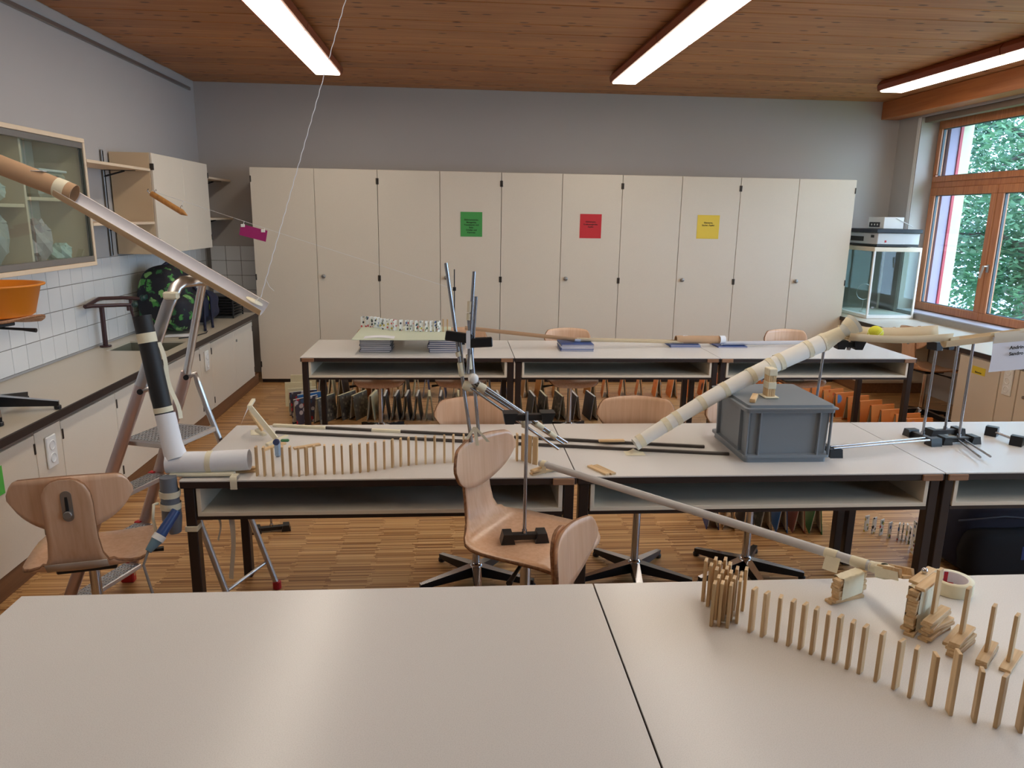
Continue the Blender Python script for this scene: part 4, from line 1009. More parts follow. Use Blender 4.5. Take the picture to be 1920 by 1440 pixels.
# taped supports of the steel pipe
def support(p_near, p_far, n, lab, base=2, tapew=.088, loose=0):
    """stack of flat blocks wound with masking tape"""
    ang = math.atan2(p_far.y-p_near.y, p_far.x-p_near.x); c = (p_near+p_far)/2
    d = Vector((math.cos(ang), math.sin(ang), 0)); c = p_near+d*.06
    t = thing('block_support', lab, 'support', (c.x, c.y, TZ), ang); rd = random.Random(n)
    for i in range(n):
        M = Matrix.Translation((rd.uniform(-.003, .003)-(.012 if i < base else 0), rd.uniform(-.002, .002), i*BT)) @ Matrix.Rotation(R(rd.uniform(-3, 3) if i >= base else rd.uniform(-12, 12)), 4, 'Z')
        MB().box((0, 0, BT/2), (BL, BW_, BT), .0008, 0, M).build('block', kx, t, False)
    h = (n-base)*BT
    m = MB(); x0 = -BL/2+.012
    def tp(u, v):
        a = v*4; k = int(min(a, 3.999)); f = a-k; w, hh = BW_/2+.003, h/2+.003
        cs = [(-w, -hh), (w, -hh), (w, hh), (-w, hh), (-w, -hh)]; y, z = cs[k][0]+(cs[k+1][0]-cs[k][0])*f, cs[k][1]+(cs[k+1][1]-cs[k][1])*f
        w_ = .0016*math.sin(u*23+v*17)+.0012*math.sin(u*41-v*31)
        return (x0+u*tapew, y*(1+w_*20), base*BT+h/2+z+w_)
    m.grid(tp, 10, 24); m.build('tape', tape, t, False)
    return t, c, ang
A_n, A_f = Zm(845, 515), Zm(1000, 455)
support(A_n, A_f, 9, 'taped stack of wooden blocks under the end of the steel pipe')
B_n, B_f = Zt(255, 975, TZ), Zt(480, 790, TZ)
sB, cB, aB = support(B_n, B_f, 15, 'tall taped stack of wooden blocks carrying the steel ball', 1, .10)
PZ = TZ+15*BT
# steel pipe
pA = atz(1013, 868, .79); pB = aty(1640, 1064, 1.745)
t = thing('steel_pipe', 'long straight grey pipe from the middle row down to the front table', 'pipe', pA)
MB().tube([pA, pB], .0135, 24, inner=.0012).build('tube', pvc2, t)
dv = (pB-pA).normalized(); L = (pB-pA).length
for s0, s1 in ((.012, .035), (L-.135, L-.10), (L-.062, L-.02)): MB().tube([pA+dv*s0, pA+dv*s1], .0148, 18, inner=.0008, jit=.03).build('tape', tape, t)
MB().grid(lambda u, v: pA+dv*(.012+.023*v)+Vector((-.004, -.0155-.004*u, .004-.034*u)), 4, 2).build('tape', tape, t)
qa = pA+dv*(L-.135)
MB().grid(lambda u, v: qa+dv*(.042*v-.004)+Vector((-.002-.014*u, -.0155-.012*u, .006-.044*u)), 4, 2).build('tape', tape, t)
# small stack under the upper end
for i, (dx, a) in enumerate(((0, 30), (.01, 15), (-.004, 42))):
    flat((pA.x+.012+dx, pA.y+.0, TZ+i*BT), R(a), 'flat wooden block stacked under the raised end of the grey pipe', 'blocks under the pipe end')
# wooden chute with steel ball at the lower end
t = thing('wooden_chute', 'small chute of wooden blocks taped to the pipe end', 'chute', pB)
ch0 = pB+dv*.0+Vector((0, 0, -.02)); ce = ch0+dv*.115+Vector((0, 0, .012))
zb = PZ+.0005
ce = Vector((cB.x-.031, cB.y+.016, zb+.0085)); ch0 = Vector((pB.x, pB.y-.002, pB.z-.006)); ch0 = ce-(ce-ch0).normalized()*BL
u_ = (ce-ch0).normalized(); sd = Vector((-u_.y, u_.x, 0)).normalized()
MB().bar(ch0, ch0+u_*BL, BW_, BT, .0008).build('floor_block', kx, t)
for sg in (-1, 1): MB().bar(ch0+sd*sg*.016+u_*.012+Vector((0, 0, .010)), ch0+sd*sg*.016+u_*(.012+.10)+Vector((0, 0, .010)), BT, BW_, .0008).build('side_block', kx, t)
MB().bar(ch0+u_*.0+Vector((0, 0, .002)), ch0+u_*.045+Vector((0, 0, .002)), .044, .034, .004).build('tape', tape, t)
MB().bar(ch0-sd*.0215+u_*.03+Vector((0, 0, .002)), ch0-sd*.0215+u_*.112+Vector((0, 0, .002)), .001, .022).build('tape', tape, t)
MB().tube([pB-dv*.012, pB, ch0+u_*.012+Vector((0, 0, .008))], [.0152, .0155, .017], 16, inner=.001, jit=.02).build('tape', tape, t)
dB = Vector((math.cos(aB), math.sin(aB), 0))
flat((cB.x+dB.x*.03-dB.y*.0115, cB.y+dB.y*.03+dB.x*.0115, PZ+.0035), aB, 'flat wooden block on top of the tall taped stack, with tape on it')
flat((cB.x+dB.x*.006+dB.y*.0125, cB.y+dB.y*.006-dB.x*.0125, PZ+.0035), aB, 'second flat wooden block on top of the tall taped stack behind the ball')
pb_ = Vector((cB.x-dB.y*.0115, cB.y+dB.x*.0115, 0))+dB*.035; o = MB().sphere((pb_.x, pb_.y, PZ+BT+.0115), .008, 20).build('steel_ball', mat('polished_steel', (210, 210, 214), .08, 1)); rebase(o, (pb_.x, pb_.y, PZ+BT+.0035)); tag(o, 'small shiny steel ball on the tall taped stack', 'ball')
# tape roll
rc = atz(1786, 1119, TZ); rc = Vector((rc.x+.017, rc.y+.035, TZ+.0005))
t = thing('tape_roll', 'roll of cream masking tape with a red and blue label inside', 'tape roll', rc)
MB().lathe([(.040, 0), (.0535, 0), (.0545, .002), (.0545, .036), (.0535, .038), (.040, .038)], 40, rc).build('winding', mat('tape_winding', (232, 222, 190), .6, var=.03), t)
inn = mat('tape_core', (216, 208, 212), .6, var=.08, scale=80)
MB().lathe([(.0385, .001), (.0400, 0), (.0400, .038), (.0385, .037), (.0385, .001)], 40, rc).build('core', inn, t)
c_ = MB()
for a0, a1 in ((90, 108),): c_.tube([rc+Vector((0, 0, .001)), rc+Vector((0, 0, .0365))], .0383, 8, caps=False, a0=R(a0), a1=R(a1))
c_.build('label_stripe', mat('label_blue', (44, 96, 170), .5), t)
c_ = MB()
for a0, a1 in ((114, 128), (68, 84)): c_.tube([rc+Vector((0, 0, .001)), rc+Vector((0, 0, .0365))], .0383, 8, caps=False, a0=R(a0), a1=R(a1))
c_.tube([rc+Vector((0, 0, .001)), rc+Vector((0, 0, .007))], .0383, 8, caps=False, a0=R(44), a1=R(68))
c_.build('label_print', mat('label_red', (196, 40, 58), .5, var=.15, scale=200), t)

# ================================================================== steel bars and gate on the middle table
def bar_thing(p, q, label, taped):
    t = thing('steel_bar', label, 'bar', p)
    MB().bar(p, q, .014, .012, .001).build('bar', darksteel, t); d = (q-p).normalized(); L = (q-p).length
    for s0, s1 in taped: MB().bar(p+d*s0*L, p+d*s1*L, .0175, .013, .002).build('tape', tape, t)
    return t
zb = TZ+.0065
bA0, bA1 = atz(512, 797, zb), atz(1334, 838, zb); bB0, bB1 = atz(517, 810, zb), atz(1367, 851, zb)
bA1 = bA0.lerp(bA1, .985); 
bar_thing(bA0, bA1, 'dark steel bar along the back of the middle tables, partly taped', ((.0, .13), (.24, .31), (.56, .575)))
bar_thing(bB0, bB1, 'plain dark steel bar lying parallel behind the domino row', ())
# gate of blocks at the end of the bars
t = thing('wooden_gate', 'tilted frame of taped wooden blocks at the end of the steel bars', 'gate', atz(505, 822))
ga, gb = atz(517, 822, TZ+.012), aty(468, 762, 3.2)
gc, gd_ = aty(487, 806, 3.18), aty(454, 757, 3.28)
g2 = gb+Vector((-.02, .14, -.005)); g1 = ga+Vector((-.05, .14, .0))
MB().bar(ga, gb, .022, .010, .001, up=(0, 1, 0)).build('taped_post', tape, t)
MB().bar(gb+Vector((0, -.012, .0)), g2, .016, .012, .001).build('top_block', tape, t)
MB().bar(ga+Vector((-.06, .02, .03)), gb+Vector((-.012, .03, -.03)), .008, .024, .001, up=(0, 1, 0)).build('block', kx, t)
MB().bar(ga+Vector((-.075, .06, .03)), gb+Vector((-.022, .09, -.03)), .008, .024, .001, up=(0, 1, 0)).build('block', kx, t)
MB().bar(ga+Vector((-.05, .015, .012)), gb.lerp(ga, .55)+Vector((-.05, .06, -.045)), .02, .012, .001).build('foot_block', tape, t)
MB().bar(ga+Vector((-.02, -.075, -.006)), ga+Vector((.045, .02, .004)), .02, .012, .001).build('rest_block', tape, t)
pf = aty(447, 779, 3.28)
MB().grid(lambda u, v: gb+Vector((-.02-.045*u, .05+.05*v, -.01-.105*u*(1-.2*v)-.0*v)), 4, 4).build('paper_flap', papr, t)
o = MB().grid(lambda u, v: atz(470+22*u, 806+10*v, TZ+.001+.001*math.sin(9*u)), 5, 3).build('masking_tape_strip', tape); tag(o, 'strip of masking tape stuck on the tabletop under the wooden gate', 'tape')
# loose things behind the first blocks
p = atz(520, 858); t = thing('tape_dispenser', 'small grey-blue lighter-like gadget with green tab behind the domino row', 'gadget', p)
MB().box((p.x, p.y+.012, TZ+.034), (.024, .02, .066), .006).build('body', mat('pale_blue_plastic', (150, 176, 206), .4), t); MB().cyl((0, 0, 0), .013, .012, 16, M=Matrix.Translation((p.x-.002, p.y+.005, TZ+.066)) @ Matrix.Rotation(PI/2, 4, 'X')).build('wheel', mat('dark_blue_plastic', (50, 66, 110), .4), t)
MB().box((p.x+.03, p.y+.02, TZ+.068), (.035, .012, .012), .004).build('tab', mat('green_plastic', (36, 116, 66), .4), t)
for (a, b), (c, d), lab in (((500, 843), (528, 834), 'flat wooden block lying beside the grey-blue gadget'), ((548, 843), (603, 834), 'flat wooden block lying behind the middle of the domino row')):
    p0, p1 = atz(a, b), atz(c, d); flat(((p0.x+p1.x)/2, (p0.y+p1.y)/2, TZ), math.atan2(p1.y-p0.y, p1.x-p0.x), lab)
for a, b, rz, lab in ((1146, 833, 2, 'flat wooden block wedged between the two steel bars'),):
    p = atz(a, b); flat((p.x, p.y, TZ+.0135), R(rz), lab)
for i, dx in enumerate((0, .025)): 
    p = atz(1122, 883); flat((p.x+dx*1.0, p.y+.004*i, TZ), R(-62), 'pale flat wooden block of the loose pair in front of the grey crate', 'loose pair of flat blocks')
# block stack under the paper spout
sp = atz(457, 886)
for i, (dx, dy, a) in enumerate(((0, 0, 12), (-.03, .030, 0), (.005, .006, 20))): flat((sp.x+dx-.01, sp.y+dy, TZ+(0 if i < 2 else BT)), R(a) if i != 1 else R(4), 'flat wooden block under the mouth of the paper elbow', 'blocks under the paper elbow')

# ================================================================== grey crate
bx0, bx1, by0, by1, bz0, bz1 = 1.20, 1.575, 2.835, 3.235, TZ, 1.02
t = thing('grey_crate', 'grey lidded plastic crate on the middle table', 'crate', ((bx0+bx1)/2, (by0+by1)/2, TZ))
cx_, cy_ = (bx0+bx1)/2, (by0+by1)/2; W_, D_ = bx1-bx0, by1-by0
def rrect(w, d, r, n=5):
    o = []
    for sx, sy, a0 in ((1, 1, 0), (-1, 1, 90), (-1, -1, 180), (1, -1, 270)):
        for i in range(n+1):
            a = R(a0+90*i/n); o.append((sx*(w/2-r)+r*math.cos(a), sy*(d/2-r)+r*math.sin(a)))
    return o
def loft(mb, secs, M, cap=True):
    n = len(secs[0][0]); vs = []
    for poly, z in secs: vs += [(x, y, z) for x, y in poly]
    mb.add(vs, [[k*n+j, k*n+(j+1) % n, (k+1)*n+(j+1) % n, (k+1)*n+j] for k in range(len(secs)-1) for j in range(n)], 0, False, M)
    if cap: mb.add([(x, y, secs[0][1]) for x, y in secs[0][0]], [list(range(n))[::-1]], 0, False, M); mb.add([(x, y, secs[-1][1]) for x, y in secs[-1][0]], [list(range(n))], 0, False, M)
    return mb
Mc = Matrix.Translation((cx_, cy_, TZ))
loft(MB(), [(rrect(W_-.02, D_-.02, .014), .0), (rrect(W_-.02, D_-.02, .014), .02), (rrect(W_, D_, .018), .022), (rrect(W_, D_, .018), .034), (rrect(W_-.028, D_-.028, .014), .038), (rrect(W_-.020, D_-.020, .014), .215), (rrect(W_+.004, D_+.004, .014), .217), (rrect(W_+.008, D_+.008, .014), .232)], Mc).build('tub', greybox, t)
for sx in (-1, 1):
    for k in (.34,): MB().box((cx_+sx*W_*k, by0+.007, TZ+.125), (.006, .018, .185), .001).build('rib', greybox, t)
    MB().box((cx_+sx*W_*.475, by0+.006, TZ+.125), (.006, .014, .185), .001).build('rib', greybox, t)
for k in (-.32, .32): MB().box((bx0+.006, cy_+D_*k, TZ+.125), (.016, .006, .185), .001).build('rib', greybox, t)
ld = loft(MB(), [(rrect(W_+.024, D_+.024, .014), .2325), (rrect(W_+.026, D_+.026, .014), .238), (rrect(W_+.010, D_+.010, .014), .2385), (rrect(W_-.004, D_-.004, .014), .2385), (rrect(W_-.006, D_-.006, .014), .250)], Mc).build('lid', greybox, t)
BZ = TZ+.2505
# block stand on the crate
t = thing('block_stand', 'upright taped wooden blocks on the crate holding the paper tube', 'support', (1.35, 2.98, BZ))
for i in range(4): MB().box((1.335+.0085*i, 2.98, BZ+BL/2), (BT, .05 if i < 3 else .048, BL), .0008).build('block', kapla, t)
for z in (.055, .112): MB().box((1.3478, 2.98, BZ+z), (.037, .053, .032), .003).build('tape', tape, t)
MB().box((1.3478, 2.98, BZ+.004), (.062, .075, .006), .002).build('tape', tape, t)
for i in range(2): flat((1.262, 2.93, BZ+i*BT), R(62), 'short wooden block lying on the crate lid under the paper tube', 'blocks on the crate lid')
# paper tube
q0 = Vector((.775, 2.985, TZ+.037)); q1 = aty(1548, 640, 3.09)
t = thing('paper_tube', 'long white paper tube with rings of masking tape over the crate', 'tube', (q0.x, q0.y, TZ))
def pt(f): return q0.lerp(q1, f)+Vector((0, 0, .03*math.sin(PI*f)))
def pr(f): return .0275+.012*f
MB().tube([pt(i/20) for i in range(21)], [pr(i/20) for i in range(21)], 24, inner=.0012).build('tube', papercone, t)
for f in (.03, .16, .215, .34, .46, .60, .70, .75, .90, .985): MB().tube([pt(max(0, f-.012)), pt(min(1, f+.012))], pr(f)+.0018, 18, inner=.001, jit=.035).build('tape', tape, t)
MB().grid(lambda u, v: Vector((q0.x-.045+.085*u, q0.y-.04+.06*v, TZ+.0012+.012*max(0, 1-abs(u-.5)*4)*v)), 6, 4).build('tape', tape, t)

# ================================================================== rod stands of the laboratory kit
def trap(mb, c, w, h, d, ang, mi=0):
    M = Matrix.Translation(c) @ Matrix.Rotation(ang, 4, 'Z') @ Matrix(((1, 0, 0, 0), (0, 0, -1, d/2), (0, 1, 0, 0), (0, 0, 0, 1)))
    mb.prism([(-w/2, 0), (w/2, 0), (w*.32, h), (-w*.32, h)], d, mi, M)
def stand_base(t, c, ang, flip=False, L=.19):
    """black rod-stand foot: bar with two wedge-shaped ends"""
    c = Vector(c); d = Vector((math.cos(ang), math.sin(ang), 0)); s = -1 if flip else 1
    b = MB()
    b.bar(c-d*(L/2-.03)+Vector((0, 0, s*.019)), c+d*(L/2-.03)+Vector((0, 0, s*.019)), .026, .022, .002)
    b.build('foot_bar', black, t)
    for e in (-1, 1):
        m = MB(); cc = c+d*e*(L/2-.022)
        if flip: m.add([], []); M = Matrix.Translation(cc) @ Matrix.Rotation(ang, 4, 'Z') @ Matrix(((1, 0, 0, 0), (0, 0, -1, .026), (0, -1, 0, 0), (0, 0, 0, 1))); m.prism([(-.025, 0), (.025, 0), (.012, .038), (-.018, .038)], .052, 0, M)
        else: trap(m, cc, .05, .036, .055, ang)
        m.build('foot', black, t)
    MB().cyl(c+Vector((0, 0, s*.036)), .009, .014, 10).build('screw', steel, t)
def stand(c, ang, top, label, tops=None, r=.006):
    c = Vector(c); t = thing('rod_stand', label, 'stand', c, group='laboratory rod stands')
    stand_base(t, c, ang); MB().tube([c+Vector((0, 0, .02)), Vector(top)], r, 12).build('rod', steel, t)
    if tops is not None: stand_base(t, Vector(top)+Vector((tops[0], 0, .0)), tops[1], True, .12)
    return t
t = thing('rod_stand', 'rod stand behind the crate holding the funnel', 'stand', (1.635, 3.04, TZ), group='laboratory rod stands')
stand_base(t, (1.635, 3.04, TZ), R(90), L=.30); MB().tube([(1.635, 3.13, TZ+.012), (1.658, 3.140, 1.218)], .006, 12).build('rod', steel, t)
stand_base(t, (1.735, 3.075, 1.233), R(-8), True, .12); MB().bar((1.658, 3.140, 1.214), (1.72, 3.08, 1.214), .016, .016, .002).build('clamp_bar', black, t)
for px, py, ang, lab in ((1728, 826, 96, 'rod stand with its foot nearest the crate, under the card trough'), (1770, 816, 8, 'rod stand with its foot turned sideways, under the card trough'), (1796, 831, 4, 'rod stand under the join of trough and pipe')):
    p = atz(px, py, TZ); tp_ = aty({1728: 1758, 1770: 1798, 1796: 1826}[px], 640, p.y)
    stand((p.x, p.y, TZ), R(ang), (tp_.x, tp_.y, 1.222), lab, (0.02, .3) if px == 1728 else None)
def rod(p, q, label, r=.005):
    t = thing('steel_rod', label, 'rod', p); MB().tube([p, q], r, 10).build('rod', steel, t); return t
rz_ = TZ+.0415
rod(Vector((1.622, 2.927, TZ+.0405)), Vector((2.142, 3.065, TZ+.0345)), 'upper of two thin rods lying between the crate and the rod stands')
rod(Vector((1.622, 2.900, TZ+.0405)), Vector((2.142, 3.030, TZ+.0345)), 'lower of two thin rods lying between the crate and the rod stands')
p3_ = atz(1796, 831, TZ)
rod(Vector((p3_.x-.01, p3_.y-.004, TZ+.02)), atz(1838, 857, .772), 'shorter of two rods jutting out from the rod stand feet')
rod(Vector((p3_.x+.022, p3_.y-.004, TZ+.02)), atz(1857, 856, .772), 'longer of two rods jutting out from the rod stand feet')
# stand lying on its side
p0, p1 = atz(1860, 808, TZ+.022), atz(1907, 826, TZ+.022)
t = thing('rod_stand', 'toppled rod stand lying at the end of the table', 'stand', (p0.x, p0.y, TZ), group='laboratory rod stands')
MB().tube([p0, p1], .006, 10).build('rod', steel, t)
for q in (p0, p1):
    m = MB(); trap(m, (q.x, q.y, TZ+.0005), .052, .044, .05, R(40)); m.build('foot', black, t)

# card trough with funnel and ball
c0_, c1_ = aty(1582, 634, 3.06), aty(1772, 634, 3.07)
t = thing('card_trough', 'long cream card trough resting on the rod stands', 'trough', c0_)
m = MB(); n = 12
def tr(u, s): 
    c = c0_.lerp(c1_, u); return c+Vector((0, 0, -.012*math.sin(PI*u)))
for k, (ya, za, yb, zb_) in enumerate(((-.05, .03, -.045, .0), (-.045, .0, .045, .0), (.045, .0, .06, .05))):
    def fn(u, v, a=(ya, za), b=(yb, zb_)): c = tr(u, 0); return c+Vector((0, a[0]+(b[0]-a[0])*v, a[1]+(b[1]-a[1])*v))
    o = MB().grid(fn, 12, 1).build(('side_wall', 'bed', 'side_wall')[k], cardb2, t); md = o.modifiers.new('thickness', 'SOLIDIFY'); md.thickness = .003
for f in (.18, .55, .8): MB().grid(lambda u, v: tr(f+.03*v, 0)+Vector((0, .0475+.0155*u, .0+.052*u)), 2, 2).build('tape', cardb, t)
fc = aty(1577, 624, 3.06); fe = aty(1603, 606, 3.06)
t = thing('funnel', 'clear taped bottle-top funnel at the mouth of the paper tube', 'funnel', fc)
m = MB().tube([q1+Vector((-.005, 0, 0)), fc, fe], [.016, .022, .047], 22, inner=.001); m.build('cone', mat('cloudy_bottle', (214, 216, 208), .25, var=.05), t); MB().tube([q1.lerp(q0, .012), q1.lerp(fc, .35), fc.lerp(fe, .12)], [.0412, .034, .027], 20, inner=.001, jit=.03).build('tape', tape, t); MB().tube([fc.lerp(fe, .35), fc.lerp(fe, .8)], [.032, .043], 20, inner=.001, jit=.02).build('tape', tape, t)
bp = aty(1642, 620, 3.06); bp.z = tr((bp.x-c0_.x)/(c1_.x-c0_.x), 0).z+.0325; t = thing('tennis_ball', 'yellow tennis ball lying in the card trough', 'ball', bp-Vector((0, 0, .033)))
MB().sphere(bp, .0325, 24).build('felt', mat('tennis_felt', (222, 222, 70), .9, bump=.6, bscale=300), t)
sm = [bp+Vector((math.cos(a)*.0325*math.cos(.45*math.sin(2*a)), -math.sin(a)*.0325*math.cos(.45*math.sin(2*a)), .0325*math.sin(.45*math.sin(2*a)))) for a in [2*PI*i/40 for i in range(41)]]
MB().tube(sm, .0013, 5, caps=False).build('seam', mat('seam_white', (236, 236, 200), .8), t)
# plastic conduit that continues the trough past the windows
d0, d1 = aty(1768, 640, 3.05)+Vector((0, 0, .006)), aty(2040, 603, 2.95)
t = thing('plastic_gutter', 'pale plastic gutter continuing the card trough towards the window end', 'gutter', d0)
trough(MB(), d0, d1, .034, .002, 14).build('channel', cardb2, t)
for f in (.02, .3, .5): MB().bar(d0.lerp(d1, f)+Vector((0, -.03, .004)), d0.lerp(d1, f+.06)+Vector((0, -.03, .004)), .004, .016, .001).build('tape', tape, t)
rod(d0+Vector((.02, .0, -.0268)), d1+Vector((0, .0, -.0268)), 'thin rod lying in the pale plastic gutter', .004)
e_ = d0.lerp(d1, .93); stand((e_.x, 3.0, TZ), R(80), (e_.x, e_.y, e_.z-.044), 'rod stand under the window end of the pale plastic gutter', (.0, .2))
# name sheet
s00, s10, s01 = aty(1862, 632, 2.985), aty(1972, 622, 2.955), aty(1853, 698, 2.985)
t = thing('name_sheet', 'white sheet with two printed names hanging from the pale gutter', 'paper', s01)
ex = (s10-s00); ez = (s01-s00)
MB().grid(lambda u, v: s00+ex*u+ez*v+Vector((0, -.006*math.sin(PI*v), 0)), 6, 6).build('sheet', mat('sheet_paper', (226, 228, 240), .6, var=.02), t)
MB().grid(lambda u, v: s00+ex*u+ez*(-.12+.3*v)+Vector((0, -.004-.005*math.sin(PI*v), 0)), 6, 3).build('tape', mat('clear_tape', (214, 206, 190), .35), t)
e_ = ex.normalized(); yv = -ez.normalized()
for i, (s_, px, py) in enumerate((('Andrin', 1906, 654), ('Sandro', 1905, 665.5))):
    q = aty(px, py, 2.96); text(s_, .021, q, e_, yv, blk, t, bold=.025)

# ================================================================== steel rod track on the raised chair
YR = 2.50
t = thing('rod_track', 'bundle of steel rods taped to the raised chair as a sloping track', 'track', aty(885, 826, YR))
def rd_(p, q, r=.006, nm='rod'): return MB().tube([p, q], r, 12).build(nm, steel, t)
rd_(aty(884, 829, YR), aty(836, 493, YR+.02), .0062); rd_(aty(898, 818, YR), aty(879, 600, YR+.01), .0062); rd_(aty(877, 700, YR-.005), aty(889, 509, YR), .0062); rd_(aty(884, 682, YR+.012), aty(893, 556, YR+.012), .0055)
rd_(aty(869, 700, YR+.012), aty(862, 640, YR+.012), .0062)
for a, b in (((878, 724), (1047, 842)), ((884, 719), (1056, 832)), ((892, 718), (1063, 830)), ((897, 716), (1020, 800))):
    rd_(aty(*a, YR-.01), aty(*b, YR+.06), .0052)
def tb(p, q, r): return MB().tube([p, q], r, 14, inner=.001, jit=.06).build('tape', tape, t)
tb(aty(881, 565, YR), aty(880, 585, YR), .0085); tb(aty(880, 588, YR), aty(879, 600, YR), .0085); tb(aty(862, 680, YR), aty(866, 705, YR), .0095); tb(aty(878, 665, YR), aty(881, 692, YR), .009); tb(aty(858, 660, YR), aty(860, 668, YR), .0085)
MB().sphere(aty(878, 724, YR-.005), .019, 10, 0, (1, .7, 1), .25).build('tape', tape, t)
tb(aty(896, 722, YR-.01), aty(910, 730, YR-.01), .014); tb(aty(1005, 795, YR+.02), aty(1018, 803, YR+.02), .011); tb(aty(1030, 812, YR+.03), aty(1042, 820, YR+.03), .010)
MB().sphere(aty(984, 793, YR+.01), .017, 8, 0, (1, .7, 1.2), .35).build('tape', tape, t)
k0 = aty(890, 806, YR-.012)
for dx, dz, l in ((.004, -.01, .045), (.02, -.014, .036), (-.012, -.01, .03)): MB().grid(lambda u, v: k0+Vector((dx*u*2.4+.012*(v-.5), -.004-.004*u, .012-l*u*1.5)), 4, 2).build('tape', tape, t)
for (a, b), ang in (((860, 632), 8), ((900, 642), -3)): 
    c = aty(a, b, YR-.008)
    MB().box((0, 0, 0), (.092 if ang > 0 else .085, .022, .033), .003, 0, Matrix.Translation(c) @ Matrix.Rotation(R(ang), 4, 'Y')).build('clamp', black, t)
MB().grid(lambda u, v: aty(874+8*v, 620+34*u, YR-.022), 5, 2).build('tape', papr, t)
o = MB().sphere(aty(887.5, 710, YR-.020), .0185, 24).build('ping_pong_ball', mat('white_celluloid', (238, 238, 236), .4, var=.01)); bb = aty(887.5, 710, YR-.020)-Vector((0, 0, .0185)); rebase(o, bb); tag(o, 'white ping-pong ball at the top of the sloping rods', 'ball')
# stand on the chair seat
sp_ = atz(983, 1014, .6235); sp_.z = .6235
tpR = aty(988, 772, sp_.y+.03)
t = thing('rod_stand', 'rod stand standing on the seat of the raised chair', 'stand', sp_, group='laboratory rod stands')
stand_base(t, sp_, R(3), L=.165); MB().tube([sp_+Vector((0, 0, .02)), tpR], .0062, 12).build('rod', steel, t)
stand_base(t, Vector((tpR.x+.008, tpR.y+.02, tpR.z-.005)), R(2), True, .175)

# ================================================================== back-row table: cards, board, books, gutter
yb_ = lambda px, py, z: atz(px, py, z)
BZ3 = .862
bk = [(70, 74, 86), (98, 104, 122), (128, 122, 126), (62, 66, 84), (150, 146, 148), (84, 88, 108), (112, 108, 116)]
def book_stack(x0, y0, w, d, n, th, cols, lab, seed):
    rd = random.Random(seed); z = TZ+.0003
    for i in range(n):
        t = thing('book', lab, 'book', (x0+w/2, y0+d/2, z), R(rd.uniform(-3, 3)), lab)
        cm = mat('book_cover_%d_%d_%d' % cols[i % len(cols)], cols[i % len(cols)], .4)
        MB().box((0, 0, th/2), (w-.008, d-.006, th-.004)).build('pages', mat('page_edge', (214, 206, 206), .8), t, False)
        MB().box((0, 0, .001), (w, d, .0022)).build('cover', cm, t, False); MB().box((0, 0, th-.001), (w, d, .0022)).build('cover', cm, t, False); MB().box((-w/2+.001, 0, th/2), (.002, d, th)).build('spine', cm, t, False)
        z += th+.0004
book_stack(-.70, 5.37, .225, .29, 7, .0146, bk, 'grey book in the stack under the sink end of the card board', 1)
book_stack(-.20, 5.36, .225, .29, 7, .0146, [(58, 64, 104), (90, 96, 132), (70, 74, 110)], 'blue-grey book in the stack under the rod end of the card board', 2)
t = thing('card_board', 'pale green board laid across two book stacks', 'board', (-.35, 5.58, BZ3-.006))
MB().box((-.390, 5.59, BZ3-.003), (.71, .64, .006), .001).build('board', mat('pale_green_board', (206, 214, 192), .5, var=.03), t)
o = MB().grid(lambda u, v: (-.665+.22*u, 5.30+.11*v+.03*math.sin(PI*u), BZ3+.0008+.003*math.sin(PI*u)), 6, 4).build('paper_sheet', papr); tag(o, 'white paper sheet lying on the pale green board', 'paper')
cardm = blotch('picture_card', (232, 232, 228), [(40, 40, 46), (150, 152, 150), (200, 60, 60), (196, 176, 70), (60, 90, 150), (226, 226, 222), (90, 110, 90)], 42, .40, rnd=60)
cd_ = MB().box((0, 0, .0425), (.034, .006, .085), .001).mesh('picture_card', cardm)
cpx = [(680, 613), (688, 613), (696, 613.5), (703, 614), (709, 615), (714, 616.5), (720, 617.5), (728, 618.5), (734, 619), (741, 619.5), (752, 620), (763, 620.5), (772, 621), (781, 621.3), (790, 621.6), (800, 622), (809, 622), (817, 622), (823, 622.2)]
for i, (a, b) in enumerate(cpx):
    p = atz(a, b, BZ3); o = bpy.data.objects.new('picture_card', cd_); col.objects.link(o); o.location = (p.x, p.y, BZ3+.0002); o.rotation_euler = (0, 0, R(52 if i < 6 else 40)+R(ra.uniform(-6, 6)))
    tag(o, 'white picture card standing in the row on the pale green board', 'card', 'row of picture cards on the board')
for a in (831, 839): p = atz(a, 621.5, BZ3); block((p.x, p.y, BZ3), R(10), 'thin wooden block standing at the end of the picture cards', 'blocks at the end of the picture cards', scale=.82)
# thin rod with clamp behind
p = Vector((L0.x, L0.y+.012, TZ)); t = thing('rod_stand', 'thin rod stand with a small black clamp holding the thread', 'stand', p, group='laboratory rod stands')
stand_base(t, p, R(0), L=.16); MB().tube([p+Vector((0, 0, .02)), Vector((p.x, p.y, aty(851, 505, p.y).z))], .0045, 10).build('rod', darksteel, t); MB().box((p.x, p.y, L0.z), (.026, .026, .030), .004).build('clamp', black, t)
